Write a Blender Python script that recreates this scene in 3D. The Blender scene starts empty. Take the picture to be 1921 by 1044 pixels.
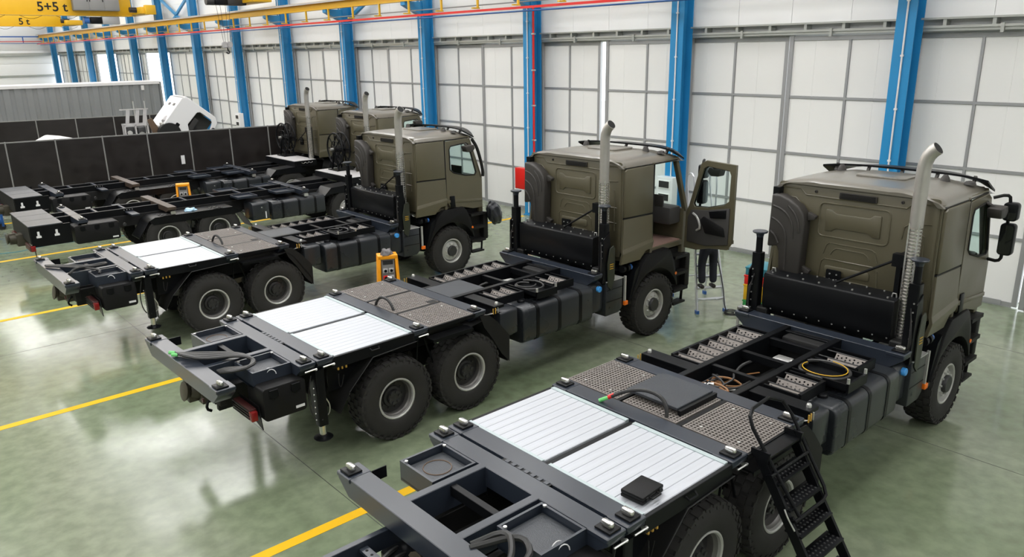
import bpy, bmesh, math, random
from mathutils import Vector, Matrix
random.seed(7)
S = bpy.context.scene
COL = S.collection
PI = math.pi

# ------------------------------------------------------------------ camera, world, light, exposure
CAM = Vector((-3.1023, -4.7617, 5.3610)); FPX = 1440.77
YAW, PIT, ROL = 0.85031, 0.28878, -0.01632
fw = Vector((math.cos(YAW) * math.cos(PIT), math.sin(YAW) * math.cos(PIT), -math.sin(PIT)))
rt = Vector((math.sin(YAW), -math.cos(YAW), 0)); up = rt.cross(fw)
rt, up = math.cos(ROL) * rt + math.sin(ROL) * up, -math.sin(ROL) * rt + math.cos(ROL) * up
cd = bpy.data.cameras.new('camera'); cam = bpy.data.objects.new('camera', cd); COL.objects.link(cam)
cd.sensor_width = 36; cd.lens = 36 * FPX / 1921; cd.clip_end = 400
M4 = Matrix((rt, up, -fw)).transposed().to_4x4(); M4.translation = CAM
cam.matrix_world = M4; S.camera = cam
w = bpy.data.worlds.new('world'); S.world = w; w.use_nodes = True
w.node_tree.nodes['Background'].inputs[0].default_value = (0.93, 0.97, 1.0, 1)
w.node_tree.nodes['Background'].inputs[1].default_value = 3.2
STRIP_EMIT = 7.9           # glow of all roof strips, the daylight row and the added fill rows
S.view_settings.view_transform = 'Standard'; S.view_settings.look = 'None'
S.view_settings.exposure = 0.0; S.view_settings.gamma = 1; S.view_settings.use_curve_mapping = False

# ------------------------------------------------------------------ materials
MT = {}
def mat(name, col, rough=.5, metal=0, var=0, vscale=3, bump=0, bscale=40, coat=0, spec=.5, emit=0, stretch=None, rvar=0):
    m = bpy.data.materials.new(name); m.use_nodes = True; nt = m.node_tree; N = nt.nodes; L = nt.links
    b = N['Principled BSDF']
    b.inputs['Base Color'].default_value = (*col, 1); b.inputs['Roughness'].default_value = rough
    b.inputs['Metallic'].default_value = metal; b.inputs['Specular IOR Level'].default_value = spec
    b.inputs['Coat Weight'].default_value = coat
    tc = N.new('ShaderNodeTexCoord'); src = tc.outputs['Object']
    if stretch:
        mp = N.new('ShaderNodeMapping'); mp.inputs['Scale'].default_value = stretch; L.new(src, mp.inputs[0]); src = mp.outputs[0]
    if var or rvar:
        n = N.new('ShaderNodeTexNoise'); n.inputs['Scale'].default_value = vscale; n.inputs['Detail'].default_value = 5; L.new(src, n.inputs['Vector'])
    if var:
        mx = N.new('ShaderNodeMix'); mx.data_type = 'RGBA'
        mx.inputs[6].default_value = (*[c * (1 - var) for c in col], 1); mx.inputs[7].default_value = (*[min(1, c * (1 + var)) for c in col], 1)
        L.new(n.outputs[0], mx.inputs[0]); L.new(mx.outputs[2], b.inputs['Base Color'])
    if rvar:
        mr = N.new('ShaderNodeMapRange'); mr.inputs[3].default_value = max(.02, rough - rvar); mr.inputs[4].default_value = rough + rvar
        mr.inputs[1].default_value = .3; mr.inputs[2].default_value = .7
        L.new(n.outputs[0], mr.inputs[0]); L.new(mr.outputs[0], b.inputs['Roughness'])
    if bump:
        nb = N.new('ShaderNodeTexNoise'); nb.inputs['Scale'].default_value = bscale; L.new(src, nb.inputs['Vector'])
        bp = N.new('ShaderNodeBump'); bp.inputs['Strength'].default_value = bump; bp.inputs['Distance'].default_value = .01
        L.new(nb.outputs[0], bp.inputs['Height']); L.new(bp.outputs[0], b.inputs['Normal'])
    if emit:
        b.inputs['Emission Color'].default_value = (*col, 1); b.inputs['Emission Strength'].default_value = emit
    MT[name] = m; return m
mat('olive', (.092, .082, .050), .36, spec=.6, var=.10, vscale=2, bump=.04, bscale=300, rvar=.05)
mat('black', (.0045, .005, .006), .36, spec=.18, var=.3, vscale=2.0, rvar=.04)
m_ = mat('olive_roof_sheen', (.135, .124, .100), .30, spec=.7, var=.10, vscale=4, coat=.6)  # same olive paint, lightened to put the grazing sheen into the roof colour
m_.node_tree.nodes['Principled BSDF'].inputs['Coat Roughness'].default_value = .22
mat('black_beam', (.021, .027, .039), .28, spec=.6, var=.15, vscale=.8)
mat('black_matte', (.008, .008, .008), .6, spec=.3, var=.3, vscale=4)
mat('plastic', (.007, .007, .0075), .5, spec=.2, bump=.05, bscale=200)
mat('duct', (.030, .027, .024), .55, bump=.05, bscale=200)
mat('tank', (.020, .023, .027), .30, var=.15, vscale=2, rvar=.05)
mat('rubber', (.017, .016, .015), .75, var=.3, vscale=8)
mat('silver', (.50, .50, .48), .42, .45, var=.15, vscale=12)
mat('rimdark', (.15, .145, .138), .45, .5, var=.2, vscale=10)
mat('darksteel', (.035, .035, .036), .45, .3, var=.4, vscale=20)
mat('zinc', (.62, .62, .60), .33, .8)
mat('chrome', (.70, .69, .66), .22, .95)
mat('stack', (.50, .48, .45), .40, .75, var=.15, vscale=6)
mat('deck', (.50, .52, .56), .40, .30, var=.14, vscale=3, stretch=(.4, 9, 1), rvar=.05)
mat('decktrim', (.42, .49, .50), .4, .2)
mat('grating', (.20, .18, .165), .55, .3, var=.2, vscale=9)
mat('chequer', (.045, .050, .058), .38, .2, var=.2, vscale=4, bump=.3, bscale=90)
mat('hose', (.020, .020, .020), .45)
mat('brownhose', (.24, .11, .035), .45)
mat('line_paint', (.72, .42, .006), .55, spec=.25, var=.12, vscale=2)
mat('yellow', (.64, .37, .010), .42, var=.06, vscale=2)
mat('orange', (.86, .33, .006), .42)
mat('brass', (.50, .30, .05), .4)
mat('lamp_orange', (.85, .18, .01), .3)
mat('red', (.62, .016, .012), .35)
mat('redlamp', (.20, .008, .008), .2)
mat('reddark', (.05, .010, .009), .4)
mat('bluecap', (.05, .30, .72), .35)
mat('blue', (.022, .235, .50), .36, var=.08, vscale=1.5)
mat('bluepipe', (.025, .11, .36), .4)
mat('white_panel', (.80, .80, .785), .45, var=.02, vscale=.6)
mat('wall_white', (.80, .81, .81), .42, var=.03, vscale=.5, stretch=(1, 1, 6))
mat('white', (.70, .70, .71), .35)
mat('frame_grey', (.36, .365, .37), .42, .35)
mat('track', (.46, .475, .45), .4, .45, var=.1, vscale=2)
mat('ceil', (.62, .63, .63), .7)
mat('skylight_and_fill', (1.0, .982, .980), .5, emit=STRIP_EMIT)
mat('screen', (.013, .0105, .010), .36, spec=.4, var=.5, vscale=1.6, rvar=.08, stretch=(1, 1, 2))
mat('container', (.215, .225, .235), .5, var=.08, vscale=1)
mat('grey', (.42, .43, .43), .45)
mat('aluminium', (.66, .68, .72), .35, .7)
mat('navy', (.012, .014, .024), .85, var=.3, vscale=12)
mat('shoe', (.02, .016, .014), .5)
mat('skin', (.45, .26, .18), .5)
mat('hair', (.02, .015, .01), .6)
mat('bag', (.020, .022, .028), .3, bump=.6, bscale=14)
mat('cloth', (.42, .62, .82), .7, var=.3, vscale=20)
mat('greycloth', (.16, .15, .15), .8, var=.4, vscale=20)
mat('green', (.03, .26, .06), .4)
mat('greentip', (.14, .55, .16), .4)
mat('teal', (.03, .20, .26), .4)
mat('brown', (.12, .075, .045), .6, var=.3, vscale=7)
mat('wornbeam', (.052, .036, .026), .45, var=.5, vscale=5)
mat('oliveplate', (.022, .026, .016), .4)
mat('lightgrey', (.42, .41, .41), .6, var=.12, vscale=6)
mat('hitch', (.045, .038, .024), .5, var=.3, vscale=20)
mat('wallgreen', (.14, .17, .03), .6)
mat('interior', (.045, .043, .042), .6)
mat('cabfloor', (.30, .19, .16), .6)
mat('dim_wall', (.24, .24, .235), .8, var=.15, vscale=.5)  # unseen left wall, darkened so the black truck parts reflect less
mat('outside', (.55, .55, .53), .9)
g = bpy.data.materials.new('glass'); g.use_nodes = True; b = g.node_tree.nodes['Principled BSDF']
b.inputs['Base Color'].default_value = (.80, .90, .88, 1); b.inputs['Roughness'].default_value = .02
b.inputs['Transmission Weight'].default_value = 1; b.inputs['IOR'].default_value = 1.02; b.inputs['Specular IOR Level'].default_value = .8
MT['glass'] = g
mm = mat('mirror', (.10, .11, .11), .05, .9)

def floor_material():
    m = bpy.data.materials.new('floor_epoxy'); m.use_nodes = True; nt = m.node_tree; N = nt.nodes; L = nt.links
    b = N['Principled BSDF']; tc = N.new('ShaderNodeTexCoord')
    def noise(sc, det, vec=None, dist=0):
        n = N.new('ShaderNodeTexNoise'); n.inputs['Scale'].default_value = sc; n.inputs['Detail'].default_value = det; n.inputs['Distortion'].default_value = dist
        L.new(vec or tc.outputs['Object'], n.inputs['Vector']); return n.outputs[0]
    def ramp(src, *st):
        r = N.new('ShaderNodeValToRGB'); e = r.color_ramp.elements
        while len(e) < len(st): e.new(.5)
        for k, (p, c) in enumerate(st): e[k].position = p; e[k].color = (*c, 1)
        L.new(src, r.inputs[0]); return r.outputs[0]
    mp = N.new('ShaderNodeMapping'); mp.inputs['Scale'].default_value = (1, .35, 1); mp.inputs['Rotation'].default_value = (0, 0, .5)
    L.new(tc.outputs['Object'], mp.inputs[0])
    c1 = ramp(noise(.35, 6, mp.outputs[0], .6), (.30, (.142, .185, .106)), (.52, (.202, .240, .158)), (.72, (.262, .284, .212)))
    c2 = ramp(noise(5, 8), (.35, (.82, .82, .82)), (.65, (1.08, 1.08, 1.08)))
    mx = N.new('ShaderNodeMix'); mx.data_type = 'RGBA'; mx.blend_type = 'MULTIPLY'; mx.inputs[0].default_value = 1
    L.new(c1, mx.inputs[6]); L.new(c2, mx.inputs[7]); L.new(mx.outputs[2], b.inputs['Base Color'])
    r = ramp(noise(.9, 7, mp.outputs[0], .8), (.32, (.10,) * 3), (.55, (.17,) * 3), (.75, (.28,) * 3))
    L.new(r, b.inputs['Roughness'])
    bp = N.new('ShaderNodeBump'); bp.inputs['Strength'].default_value = .10; bp.inputs['Distance'].default_value = .01
    L.new(noise(2.2, 3), bp.inputs['Height']); L.new(bp.outputs[0], b.inputs['Normal'])
    b.inputs['Specular IOR Level'].default_value = .62
    MT['floor'] = m
floor_material()

# ------------------------------------------------------------------ mesh helpers
class MB:
    def __init__(s): s.v = []; s.f = []
    def add(s, vs, fs):
        o = len(s.v); s.v += [tuple(v) for v in vs]; s.f += [tuple(i + o for i in f) for f in fs]; return s
    def box(s, x0, x1, y0, y1, z0, z1):
        return s.add([(x0, y0, z0), (x1, y0, z0), (x1, y1, z0), (x0, y1, z0), (x0, y0, z1), (x1, y0, z1), (x1, y1, z1), (x0, y1, z1)],
                     [(3, 2, 1, 0), (4, 5, 6, 7), (0, 1, 5, 4), (1, 2, 6, 5), (2, 3, 7, 6), (3, 0, 4, 7)])
    def beam(s, p, q, w, h, upv=(0, 0, 1)):
        p, q = Vector(p), Vector(q); d = (q - p).normalized(); u = Vector(upv)
        if abs(d.dot(u)) > .98: u = Vector((1, 0, 0))
        sd = d.cross(u).normalized() * (w / 2); u = sd.cross(d).normalized() * (h / 2)
        vs = [e + a * sd + c * u for e in (p, q) for a, c in ((-1, -1), (1, -1), (1, 1), (-1, 1))]
        return s.add(vs, [(0, 1, 2, 3), (7, 6, 5, 4), (0, 4, 5, 1), (1, 5, 6, 2), (2, 6, 7, 3), (3, 7, 4, 0)])
    def cyl(s, p, q, r, r2=None, n=12):
        r2 = r if r2 is None else r2
        p, q = Vector(p), Vector(q); d = (q - p).normalized(); a = d.orthogonal().normalized(); c = d.cross(a)
        vs = []
        for e, rr in ((p, r), (q, r2)):
            for i in range(n):
                t = 2 * PI * i / n; vs.append(e + rr * (math.cos(t) * a + math.sin(t) * c))
        return s.add(vs, [tuple(range(n - 1, -1, -1)), tuple(range(n, 2 * n))] + [(i, (i + 1) % n, n + (i + 1) % n, n + i) for i in range(n)])
    def tube(s, pts, r, n=8, closed=False, smooth=0):
        pts = [Vector(p) for p in pts]
        for _ in range(smooth):
            np_ = [] if closed else [pts[0]]
            m = len(pts)
            for i in range(m if closed else m - 1):
                a, b_ = pts[i], pts[(i + 1) % m]; np_ += [a * .75 + b_ * .25, a * .25 + b_ * .75]
            if not closed: np_.append(pts[-1])
            pts = np_
        m = len(pts); vs = []; prev = None
        for i, p in enumerate(pts):
            a = pts[(i - 1) % m] if (closed or i > 0) else p; b_ = pts[(i + 1) % m] if (closed or i < m - 1) else p
            d = (b_ - a).normalized()
            if prev is None: u = d.orthogonal().normalized()
            else:
                u = prev - d * prev.dot(d); u = u.normalized() if u.length > 1e-6 else d.orthogonal().normalized()
            prev = u; c = d.cross(u)
            vs += [p + r * (math.cos(2 * PI * k / n) * u + math.sin(2 * PI * k / n) * c) for k in range(n)]
        fs = []
        for i in range(m if closed else m - 1):
            j = (i + 1) % m
            fs += [(i * n + k, i * n + (k + 1) % n, j * n + (k + 1) % n, j * n + k) for k in range(n)]
        if not closed: fs += [tuple(range(n - 1, -1, -1)), tuple(range((m - 1) * n, m * n))]
        return s.add(vs, fs)
    def lathe(s, prof, c, axis='y', n=40, closed=False):
        c = Vector(c); vs = []
        for r, h in prof:
            for i in range(n):
                t = 2 * PI * i / n; a, b_ = r * math.cos(t), r * math.sin(t)
                vs.append(c + Vector({'y': (a, h, b_), 'z': (a, b_, h), 'x': (h, a, b_)}[axis]))
        m = len(prof); fs = []
        for j in range(m if closed else m - 1):
            k = (j + 1) % m
            fs += [(j * n + i, j * n + (i + 1) % n, k * n + (i + 1) % n, k * n + i) for i in range(n)]
        if not closed:
            if prof[0][0] > 1e-4: fs.append(tuple(range(n)))
            if prof[-1][0] > 1e-4: fs.append(tuple((m - 1) * n + i for i in range(n)))
        return s.add(vs, fs)
    def prism(s, poly, axis, a, b_):
        def P(u, v, w_): return {'x': (w_, u, v), 'y': (u, w_, v), 'z': (u, v, w_)}[axis]
        n = len(poly)
        return s.add([P(u, v, a) for u, v in poly] + [P(u, v, b_) for u, v in poly],
                     [tuple(range(n)), tuple(range(2 * n - 1, n - 1, -1))] + [(i, n + i, n + (i + 1) % n, (i + 1) % n) for i in range(n)])
    def plate(s, outer, holes, axis, a, b_):
        def P(u, v, w_): return {'x': (w_, u, v), 'y': (u, w_, v), 'z': (u, v, w_)}[axis]
        bm = bmesh.new(); es = []
        for lp in [outer] + holes:
            vs = [bm.verts.new(P(u, v, a)) for u, v in lp]
            es += [bm.edges.new((vs[i], vs[(i + 1) % len(vs)])) for i in range(len(vs))]
        bmesh.ops.triangle_fill(bm, edges=es, use_beauty=True)
        r = bmesh.ops.extrude_face_region(bm, geom=list(bm.faces))
        d = Vector(P(0, 0, b_ - a))
        for e in r['geom']:
            if isinstance(e, bmesh.types.BMVert): e.co += d
        bm.verts.index_update()
        s.add([v.co.copy() for v in bm.verts], [tuple(v.index for v in f.verts) for f in bm.faces]); bm.free(); return s
    def xf(s, M): s.v = [tuple(M @ Vector(v)) for v in s.v]; return s
    def mesh(s, name, m, bev=0, seg=2, ang=35):
        me = bpy.data.meshes.new(name); me.from_pydata(s.v, [], s.f)
        bm = bmesh.new(); bm.from_mesh(me); bmesh.ops.recalc_face_normals(bm, faces=bm.faces)
        if bev:
            ed = [e for e in bm.edges if len(e.link_faces) == 2 and e.calc_face_angle(0) > .6]
            bmesh.ops.bevel(bm, geom=ed, offset=bev, segments=seg, affect='EDGES', clamp_overlap=True, profile=.5)
        bm.to_mesh(me); bm.free()
        for p in me.polygons: p.use_smooth = True
        me.set_sharp_from_angle(angle=math.radians(ang))
        me.materials.append(MT[m] if isinstance(m, str) else m); return me
    def build(s, name, m, parent=None, bev=0, seg=2, ang=35, loc=None, stuff=False):
        return link(name, s.mesh(name, m, bev, seg, ang), parent, loc, stuff)
def link(name, me, parent=None, loc=None, stuff=False):
    o = bpy.data.objects.new(name, me); COL.objects.link(o)
    if parent: o.parent = parent
    if loc: o.location = loc
    if stuff: o['kind'] = 'stuff'
    return o
def empty(name, loc=(0, 0, 0), rz=0, parent=None):
    o = bpy.data.objects.new(name, None); COL.objects.link(o); o.location = loc; o.rotation_euler = (0, 0, rz)
    o.empty_display_size = .2
    if parent: o.parent = parent
    return o
def tag(o, label, cat, group=None):
    o['label'] = label; o['category'] = cat
    if group: o['group'] = group
    return o
def struct(o, label=None):
    o['kind'] = 'structure'
    if label: o['label'] = label
    return o
def copy_tree(o, parent=None):
    c = o.copy(); COL.objects.link(c)
    if parent: c.parent = parent
    for ch in o.children: copy_tree(ch, c)
    return c
def rpoly(x0, x1, y0, y1, r, n=4):
    out = []
    for cx, cy, a0 in ((x1 - r, y1 - r, 0), (x0 + r, y1 - r, 90), (x0 + r, y0 + r, 180), (x1 - r, y0 + r, 270)):
        for k in range(n + 1):
            t = math.radians(a0 + 90 * k / n); out.append((cx + r * math.cos(t), cy + r * math.sin(t)))
    return out
def ring(s, x0, x1, y0, y1, z, w_, axis='z', h=.05):   # rectangular picture-frame of bars
    s.box(x0, x1, y0, y0 + w_, z - h, z); s.box(x0, x1, y1 - w_, y1, z - h, z)
    s.box(x0, x0 + w_, y0 + w_, y1 - w_, z - h, z); s.box(x1 - w_, x1, y0 + w_, y1 - w_, z - h, z)
    return s

# ------------------------------------------------------------------ the hall
XW = 14.75                      # face of the sliding doors
COLS = [-3.42, 2.40, 8.22, 14.02, 19.83, 25.65, 31.45, 37.30, 43.10, 49.15, 55.15, 61.15, 67.2, 73.3, 79.3]
YE = 80.6
floor = struct(MB().box(-17, 60, -15, 90, -.3, 0).build('floor', 'floor'), 'glossy green epoxy floor with faint stains')
for y in (2.63, 8.28, 14.07, 19.88, 25.7):
    MB().box(-16, 14.0, y - .075, y + .075, 0, .003).build('painted_line', 'line_paint', floor)
for x in (-6.0, .9, 7.6, 12.2):
    MB().box(x - .004, x + .004, -14, 80, 0, .0012).build('floor_joint', 'darksteel', floor)
for y in (.35, 11.7, 17.2):
    MB().box(-16, 14.7, y - .004, y + .004, 0, .0012).build('floor_joint', 'darksteel', floor)
# unseen ceiling: one daylight strip row, plus glowing rows added as fill light
ceil = struct(MB().box(-17, 15.2, -15, YE + .3, 11.0, 11.15).build('ceiling', 'ceil'), 'pale roof with daylight strips and added fill strips')
sk = [MB().box(a, b_, -1.3, 1.3, -.05, 0).mesh('skylight_and_fill', 'skylight_and_fill') for a, b_ in ((10.0, 12.6), (2.8, 8.2), (-4.5, -2.0), (-13, -6))]  # first row added to light the upper wall, last two as general fill
for i in range(len(COLS) + 1):
    yy = COLS[0] - 6.2 if i == 0 else (COLS[i - 1] + 2.9)
    if yy < YE - 1:
        for q in sk: link('skylight_and_fill', q, ceil, (0, yy, 10.995))
# far, left and near walls
wb = struct(MB().box(-17, 15.2, YE, YE + .2, 0, 11).build('wall_back', 'wall_white'), 'white ribbed end wall')
for k in range(9):
    MB().box(-17, 14.6, YE - .05, YE, .05 + k * 1.2, 1.23 + k * 1.2).build('cladding_panel', 'wall_white', wb, bev=.015)
MB().box(-17, 14.6, YE - .28, YE - .05, 5.55, 5.80).build('girt', 'track', wb); MB().box(-17, 14.6, YE - .2, YE - .05, 3.75, 3.85).build('girt', 'track', wb)
struct(MB().box(-17.2, -17, -15, YE, 0, 11).build('wall_left', 'dim_wall'), 'unseen wall opposite the doors, greyed to dim reflections')
struct(MB().box(-17, 15.2, -15.2, -15, 0, 11).build('wall_front', 'wall_white'), 'white near end wall')
# upper cladding over the doors
wr = struct(MB().box(XW + .12, XW + .3, -15, YE, 5.55, 11).build('wall_right', 'wall_white'), 'white cladding above the sliding doors')
for i in range(len(COLS) - 1):
    a, c = COLS[i], COLS[i + 1]
    for k in range(4):
        y0, y1 = a + (c - a) * k / 4, a + (c - a) * (k + 1) / 4
        MB().box(XW + .04, XW + .12, y0 + .004, y1 - .004, 5.86, 8.4).build('cladding_panel', 'wall_white', wr)
        MB().box(XW + .04, XW + .12, y0 + .004, y1 - .004, 8.41, 10.98).build('cladding_panel', 'wall_white', wr)
MB().box(XW + .04, XW + .12, -15, COLS[0], 0, 10.98).build('cladding_panel', 'wall_white', wr)
# outside yard
struct(MB().box(15.3, 59, -14, 89, 0, .02).build('floor_outside', 'outside'), 'bright paved yard outside the doors')

# sliding doors: leaves in every bay
RZ = [.06, 1.45, 2.80, 4.16, 5.52]
ndoor = [0]
mesh_cache = {}
def cbox(key, m, *a, **k):
    if key not in mesh_cache: mesh_cache[key] = MB().box(*a).mesh(key[0], m, **k)
    return mesh_cache[key]
def leaf(y0, y1, xo=0, label=None, mull=True):
    ndoor[0] += 1
    d = empty('door_%d' % ndoor[0], (XW + xo, y0, 0)); struct(d, label or 'white sliding door leaf with grey frame')
    wd = y1 - y0; key = round(wd, 3)
    cols = [(.0, wd / 2), (wd / 2, wd)] if mull else [(0, wd)]
    for c0, c1 in cols:
        for r in range(4):
            cm_ = c0 + .03 + (c1 - c0 - .06) * .56
            link('panel', cbox(('panel', key, r, mull, c0 > 0, 0), 'white_panel', .03, .07, c0 + .03, cm_, RZ[r] + .03, RZ[r + 1] - .03, bev=.005, seg=1), d)
            link('panel', cbox(('panel', key, r, mull, c0 > 0, 1), 'white_panel', .03, .07, cm_, c1 - .03, RZ[r] + .03, RZ[r + 1] - .03, bev=.005, seg=1), d)
    for yy in (.05, wd - .05):
        link('stile', cbox(('stile', key, yy > .1), 'frame_grey', -.012, .08, yy - .05, yy + .05, .03, 5.58), d)
    if mull: link('mullion', cbox(('mullion', key), 'frame_grey', 0, .06, wd / 2 - .028, wd / 2 + .028, .1, 5.5), d)
    for r, z in enumerate(RZ):
        h = .05 if r in (0, 4) else .028
        link('rail', cbox(('rail', key, r), 'frame_grey', .002, .064, .1, wd - .1, z - h, z + h), d)
    # bottom roller carriage
    rl = MB(); rl.box(-.02, .0, wd * .25 - .35, wd * .25 + .35, .02, .30); link('roller_plate', cbox(('roller_plate', key), 'frame_grey', -.02, .0, wd * .25 - .4, wd * .25 + .4, .03, .13), d)
    return d
PREC = {0: [(-3.5, -.36), (-.30, 2.48)], 1: [(2.32, 5.28), (5.345, 8.35)], 2: [(8.1, 11.17), (11.47, 14.1)], 3: [(13.9, 16.98), (17.02, 19.95)], 4: [(19.75, 23.05), (23.12, 25.75)],
        9: [(53.9, 55.3)], 10: [(57.0, 59.1), (59.1, 61.3)], 11: [(66.4, 67.3)]}
for i in range(len(COLS) - 1):
    a, c = COLS[i], COLS[i + 1]; m = (a + c) / 2
    for j, (y0, y1) in enumerate(PREC.get(i, [(a - .12, m - .01), (m + .03, c + .12)])):
        leaf(y0, y1, .10 * (j % 2))
# door tracks: ledge, rail and hanger brackets, one per bay
for i in range(len(COLS) - 1):
    a, c = COLS[i] + .15, COLS[i + 1] - .15
    t = struct(MB().box(XW - .16, XW + .12, a, c, 5.83, 5.87).build('trim_%d' % (i + 1), 'track'), 'galvanised door track')
    MB().box(XW - .10, XW + .10, a, c, 5.60, 5.67).build('track_rail', 'track', t)
    MB().box(XW - .14, XW - .08, a, c, 5.66, 5.71).build('track_lip', 'track', t)
    n = 6
    for k in range(n):
        y = a + (c - a) * (k + .5) / n
        MB().box(XW - .13, XW + .1, y - .035, y + .035, 5.69, 5.84).build('bracket', 'track', t)
    for k in (.3, .72):
        y = a + (c - a) * k; MB().box(XW - .17, XW - .11, y - .03, y + .03, 5.55, 5.73).build('hanger', 'track', t)

# blue columns
ordn = ['', 'nearest', 'second', 'third', 'fourth', 'fifth', 'sixth', 'seventh', 'eighth', 'ninth', 'tenth', 'eleventh', 'twelfth', 'thirteenth', 'fourteenth']
def column(i, y):
    c = empty('blue_column', (14.2, y, 0))
    MB().box(0, .022, -.20, .20, 0, 10.9).build('front_flange', 'blue', c)
    MB().box(.40, .422, -.20, .20, 0, 10.9).build('rear_flange', 'blue', c)
    MB().box(.022, .40, -.012, .012, 0, 10.9).build('web', 'blue', c)
    MB().prism([(0, 7.1), (-.75, 7.1), (-.75, 6.98), (0, 6.62)], 'y', -.14, .14).build('corbel', 'blue', c)
    MB().box(-.05, .42, -.22, .22, 0, .03).build('base_plate', 'blue', c)
    if i <= 7:
        p = MB(); p.cyl((-.025, -.02, .1), (-.025, -.02, 10.6), .02, n=8); cc = p.build('conduit', 'white', c)
        for k in range(9): MB().box(-.05, .001, -.05, .01, .7 + k * 1.1, .74 + k * 1.1).build('conduit_clip', 'white', cc)
    return c
for i, y in enumerate(COLS):
    if i == 0: lab = None; continue
    lab = {1: 'blue steel column with white conduit rising behind the nearest truck cab', 2: 'blue steel column rising behind the second truck, electrical cabinet on it', 3: 'blue steel column carrying the red cabinet and red riser pipe',
           4: 'blue steel column directly behind the third truck cab, fourth from right'}.get(i, '%s blue steel column from the right along the door wall' % ordn[i])
    tag(column(i, y), lab, 'column', 'blue columns along the door wall')
# wall bracing
def brace(pts, lab):
    b_ = MB()
    o = empty('wall_brace', (14.5, pts[0][0], pts[0][1])); tag(o, lab, 'brace', 'blue wall bracing')
    for p, q in zip(pts[:-1], pts[1:]):
        MB().beam((0, p[0] - pts[0][0], p[1] - pts[0][1]), (0, q[0] - pts[0][0], q[1] - pts[0][1]), .12, .14).build('diagonal', 'blue', o)
brace([(43.3, 8.9), (46.1, 7.75), (48.9, 8.9)], 'blue vee brace high on the far wall beside the crane hoist')
brace([(43.3, 6.75), (46.1, 7.7), (48.9, 6.75)], 'blue inverted vee brace under the yellow crane beam')
brace([(20.1, 6.75), (22.7, 7.9), (25.4, 6.75)], 'blue inverted vee brace above the third truck')

# crane runway
rw = tag(empty('crane_runway', (13.55, -5, 7.1)), 'long yellow crane runway beam along the blue columns', 'crane beam')
ib = MB(); ib.box(-.13, .13, 0, 85.3, 0, .03); ib.box(-.13, .13, 0, 85.3, .27, .30); ib.box(-.02, .02, 0, 85.3, .03, .27); ib.build('beam', 'yellow', rw)
MB().box(-.03, .03, 0, 85.3, .30, .36).build('crane_rail', 'zinc', rw)
MB().box(-.18, -.13, 0, 85.3, .26, .31).build('edge_angle', 'lightgrey', rw)
hm = MB(); hm.box(-.03, .03, -.03, .03, -.42, 0); hm.box(-.22, .05, -.05, .05, -.45, -.41); hm = hm.mesh('hanger', 'yellow')
for k in range(42): link('hanger', hm, rw, (-.1, 3 + k * 1.95, 0))
tag(MB().box(13.33, 13.37, -5, 80.2, 6.55, 6.62).build('conductor_rail', 'red'), 'red conductor rail hung below the yellow runway beam', 'rail')
tag(MB().cyl((13.62, -5, 6.50), (13.62, 80.2, 6.50), .025, n=8).build('air_pipe', 'bluepipe'), 'thin blue pipe running beneath the red conductor rail', 'pipe')
tag(MB().cyl((13.72, -5, 6.78), (13.72, 80.2, 6.78), .02, n=8).build('cable_conduit', 'frame_grey'), 'thin grey conduit running above the red conductor rail', 'conduit')
# rails on the end wall
r_ = tag(empty('wall_rail', (-16, YE - .5, 7.2)), 'blue rail with thin red line across the far end wall', 'rail')
MB().box(0, 30, -.08, .08, -.02, .08).build('blue_rail', 'bluepipe', r_); MB().box(0, 30, -.06, -.02, -.42, -.36).build('red_line', 'red', r_); MB().box(0, 30, .02, .06, -.58, -.54).build('blue_line', 'bluepipe', r_)
for k in range(15): MB().box(k * 2.1 + .9, k * 2.1 + .98, -.04, .04, -.5, 0).build('hanger', 'bluepipe', r_)

def text(body, size, loc, parent, name='lettering', m='black_matte'):
    cu = bpy.data.curves.new('t', 'FONT'); cu.body = body; cu.size = size; cu.extrude = .004; cu.offset = .012
    o = bpy.data.objects.new('t', cu); COL.objects.link(o); bpy.context.view_layer.update()
    me = bpy.data.meshes.new_from_object(o.evaluated_get(bpy.context.evaluated_depsgraph_get()))
    bpy.data.objects.remove(o); me.materials.clear(); me.materials.append(MT[m])
    me.transform(Matrix.Rotation(PI / 2, 4, 'X'))
    return link(name, me, parent, loc)
# bridge crane 5+5 t
cr = tag(empty('bridge_crane', (0, 50, 7.82)), 'near yellow overhead crane girder lettered 5+5 t', 'crane')
MB().box(-16, 13.0, -.35, .35, 0, 1.35).build('girder', 'yellow', cr, bev=.01)
MB().box(-16, 13.0, -.42, .42, -.04, .0).build('lower_flange', 'yellow', cr)
MB().box(13.0, 13.9, -2.2, 2.0, .05, .45).build('end_carriage', 'yellow', cr, bev=.02)
MB().box(13.2, 13.8, -2.5, -2.1, .0, .55).build('buffer', 'yellow', cr, bev=.02)
mo = MB(); mo.cyl((13.1, -1.3, .3), (12.6, -1.3, .3), .16); mo.build('travel_motor', 'darksteel', cr)
text('5+5 t', .74, (7.75, -.36, .20), cr)
cb = MB().box(9.62, 12.2, -.80, -.36, .25, 1.34).build('control_cabinet', 'grey', cr, bev=.01)
for x in (9.64, 10.5, 11.35): MB().box(x, x + .83, -.82, -.80, .29, 1.32).build('cabinet_door', 'grey', cb, bev=.004)
for x in (10.38, 10.53, 11.25): MB().box(x, x + .04, -.84, -.82, .75, .95).build('cabinet_handle', 'black', cb)
ho = MB().box(11.2, 12.2, -.45, .15, -.52, -.08).build('hoist', 'frame_grey', cr, bev=.03)
MB().box(10.55, 11.2, -.4, .1, -.5, -.10).build('hoist_motor', 'black', ho, bev=.03); MB().cyl((10.5, -.15, -.3), (10.2, -.15, -.3), .2).build('hoist_drum', 'bluepipe', ho)
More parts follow.
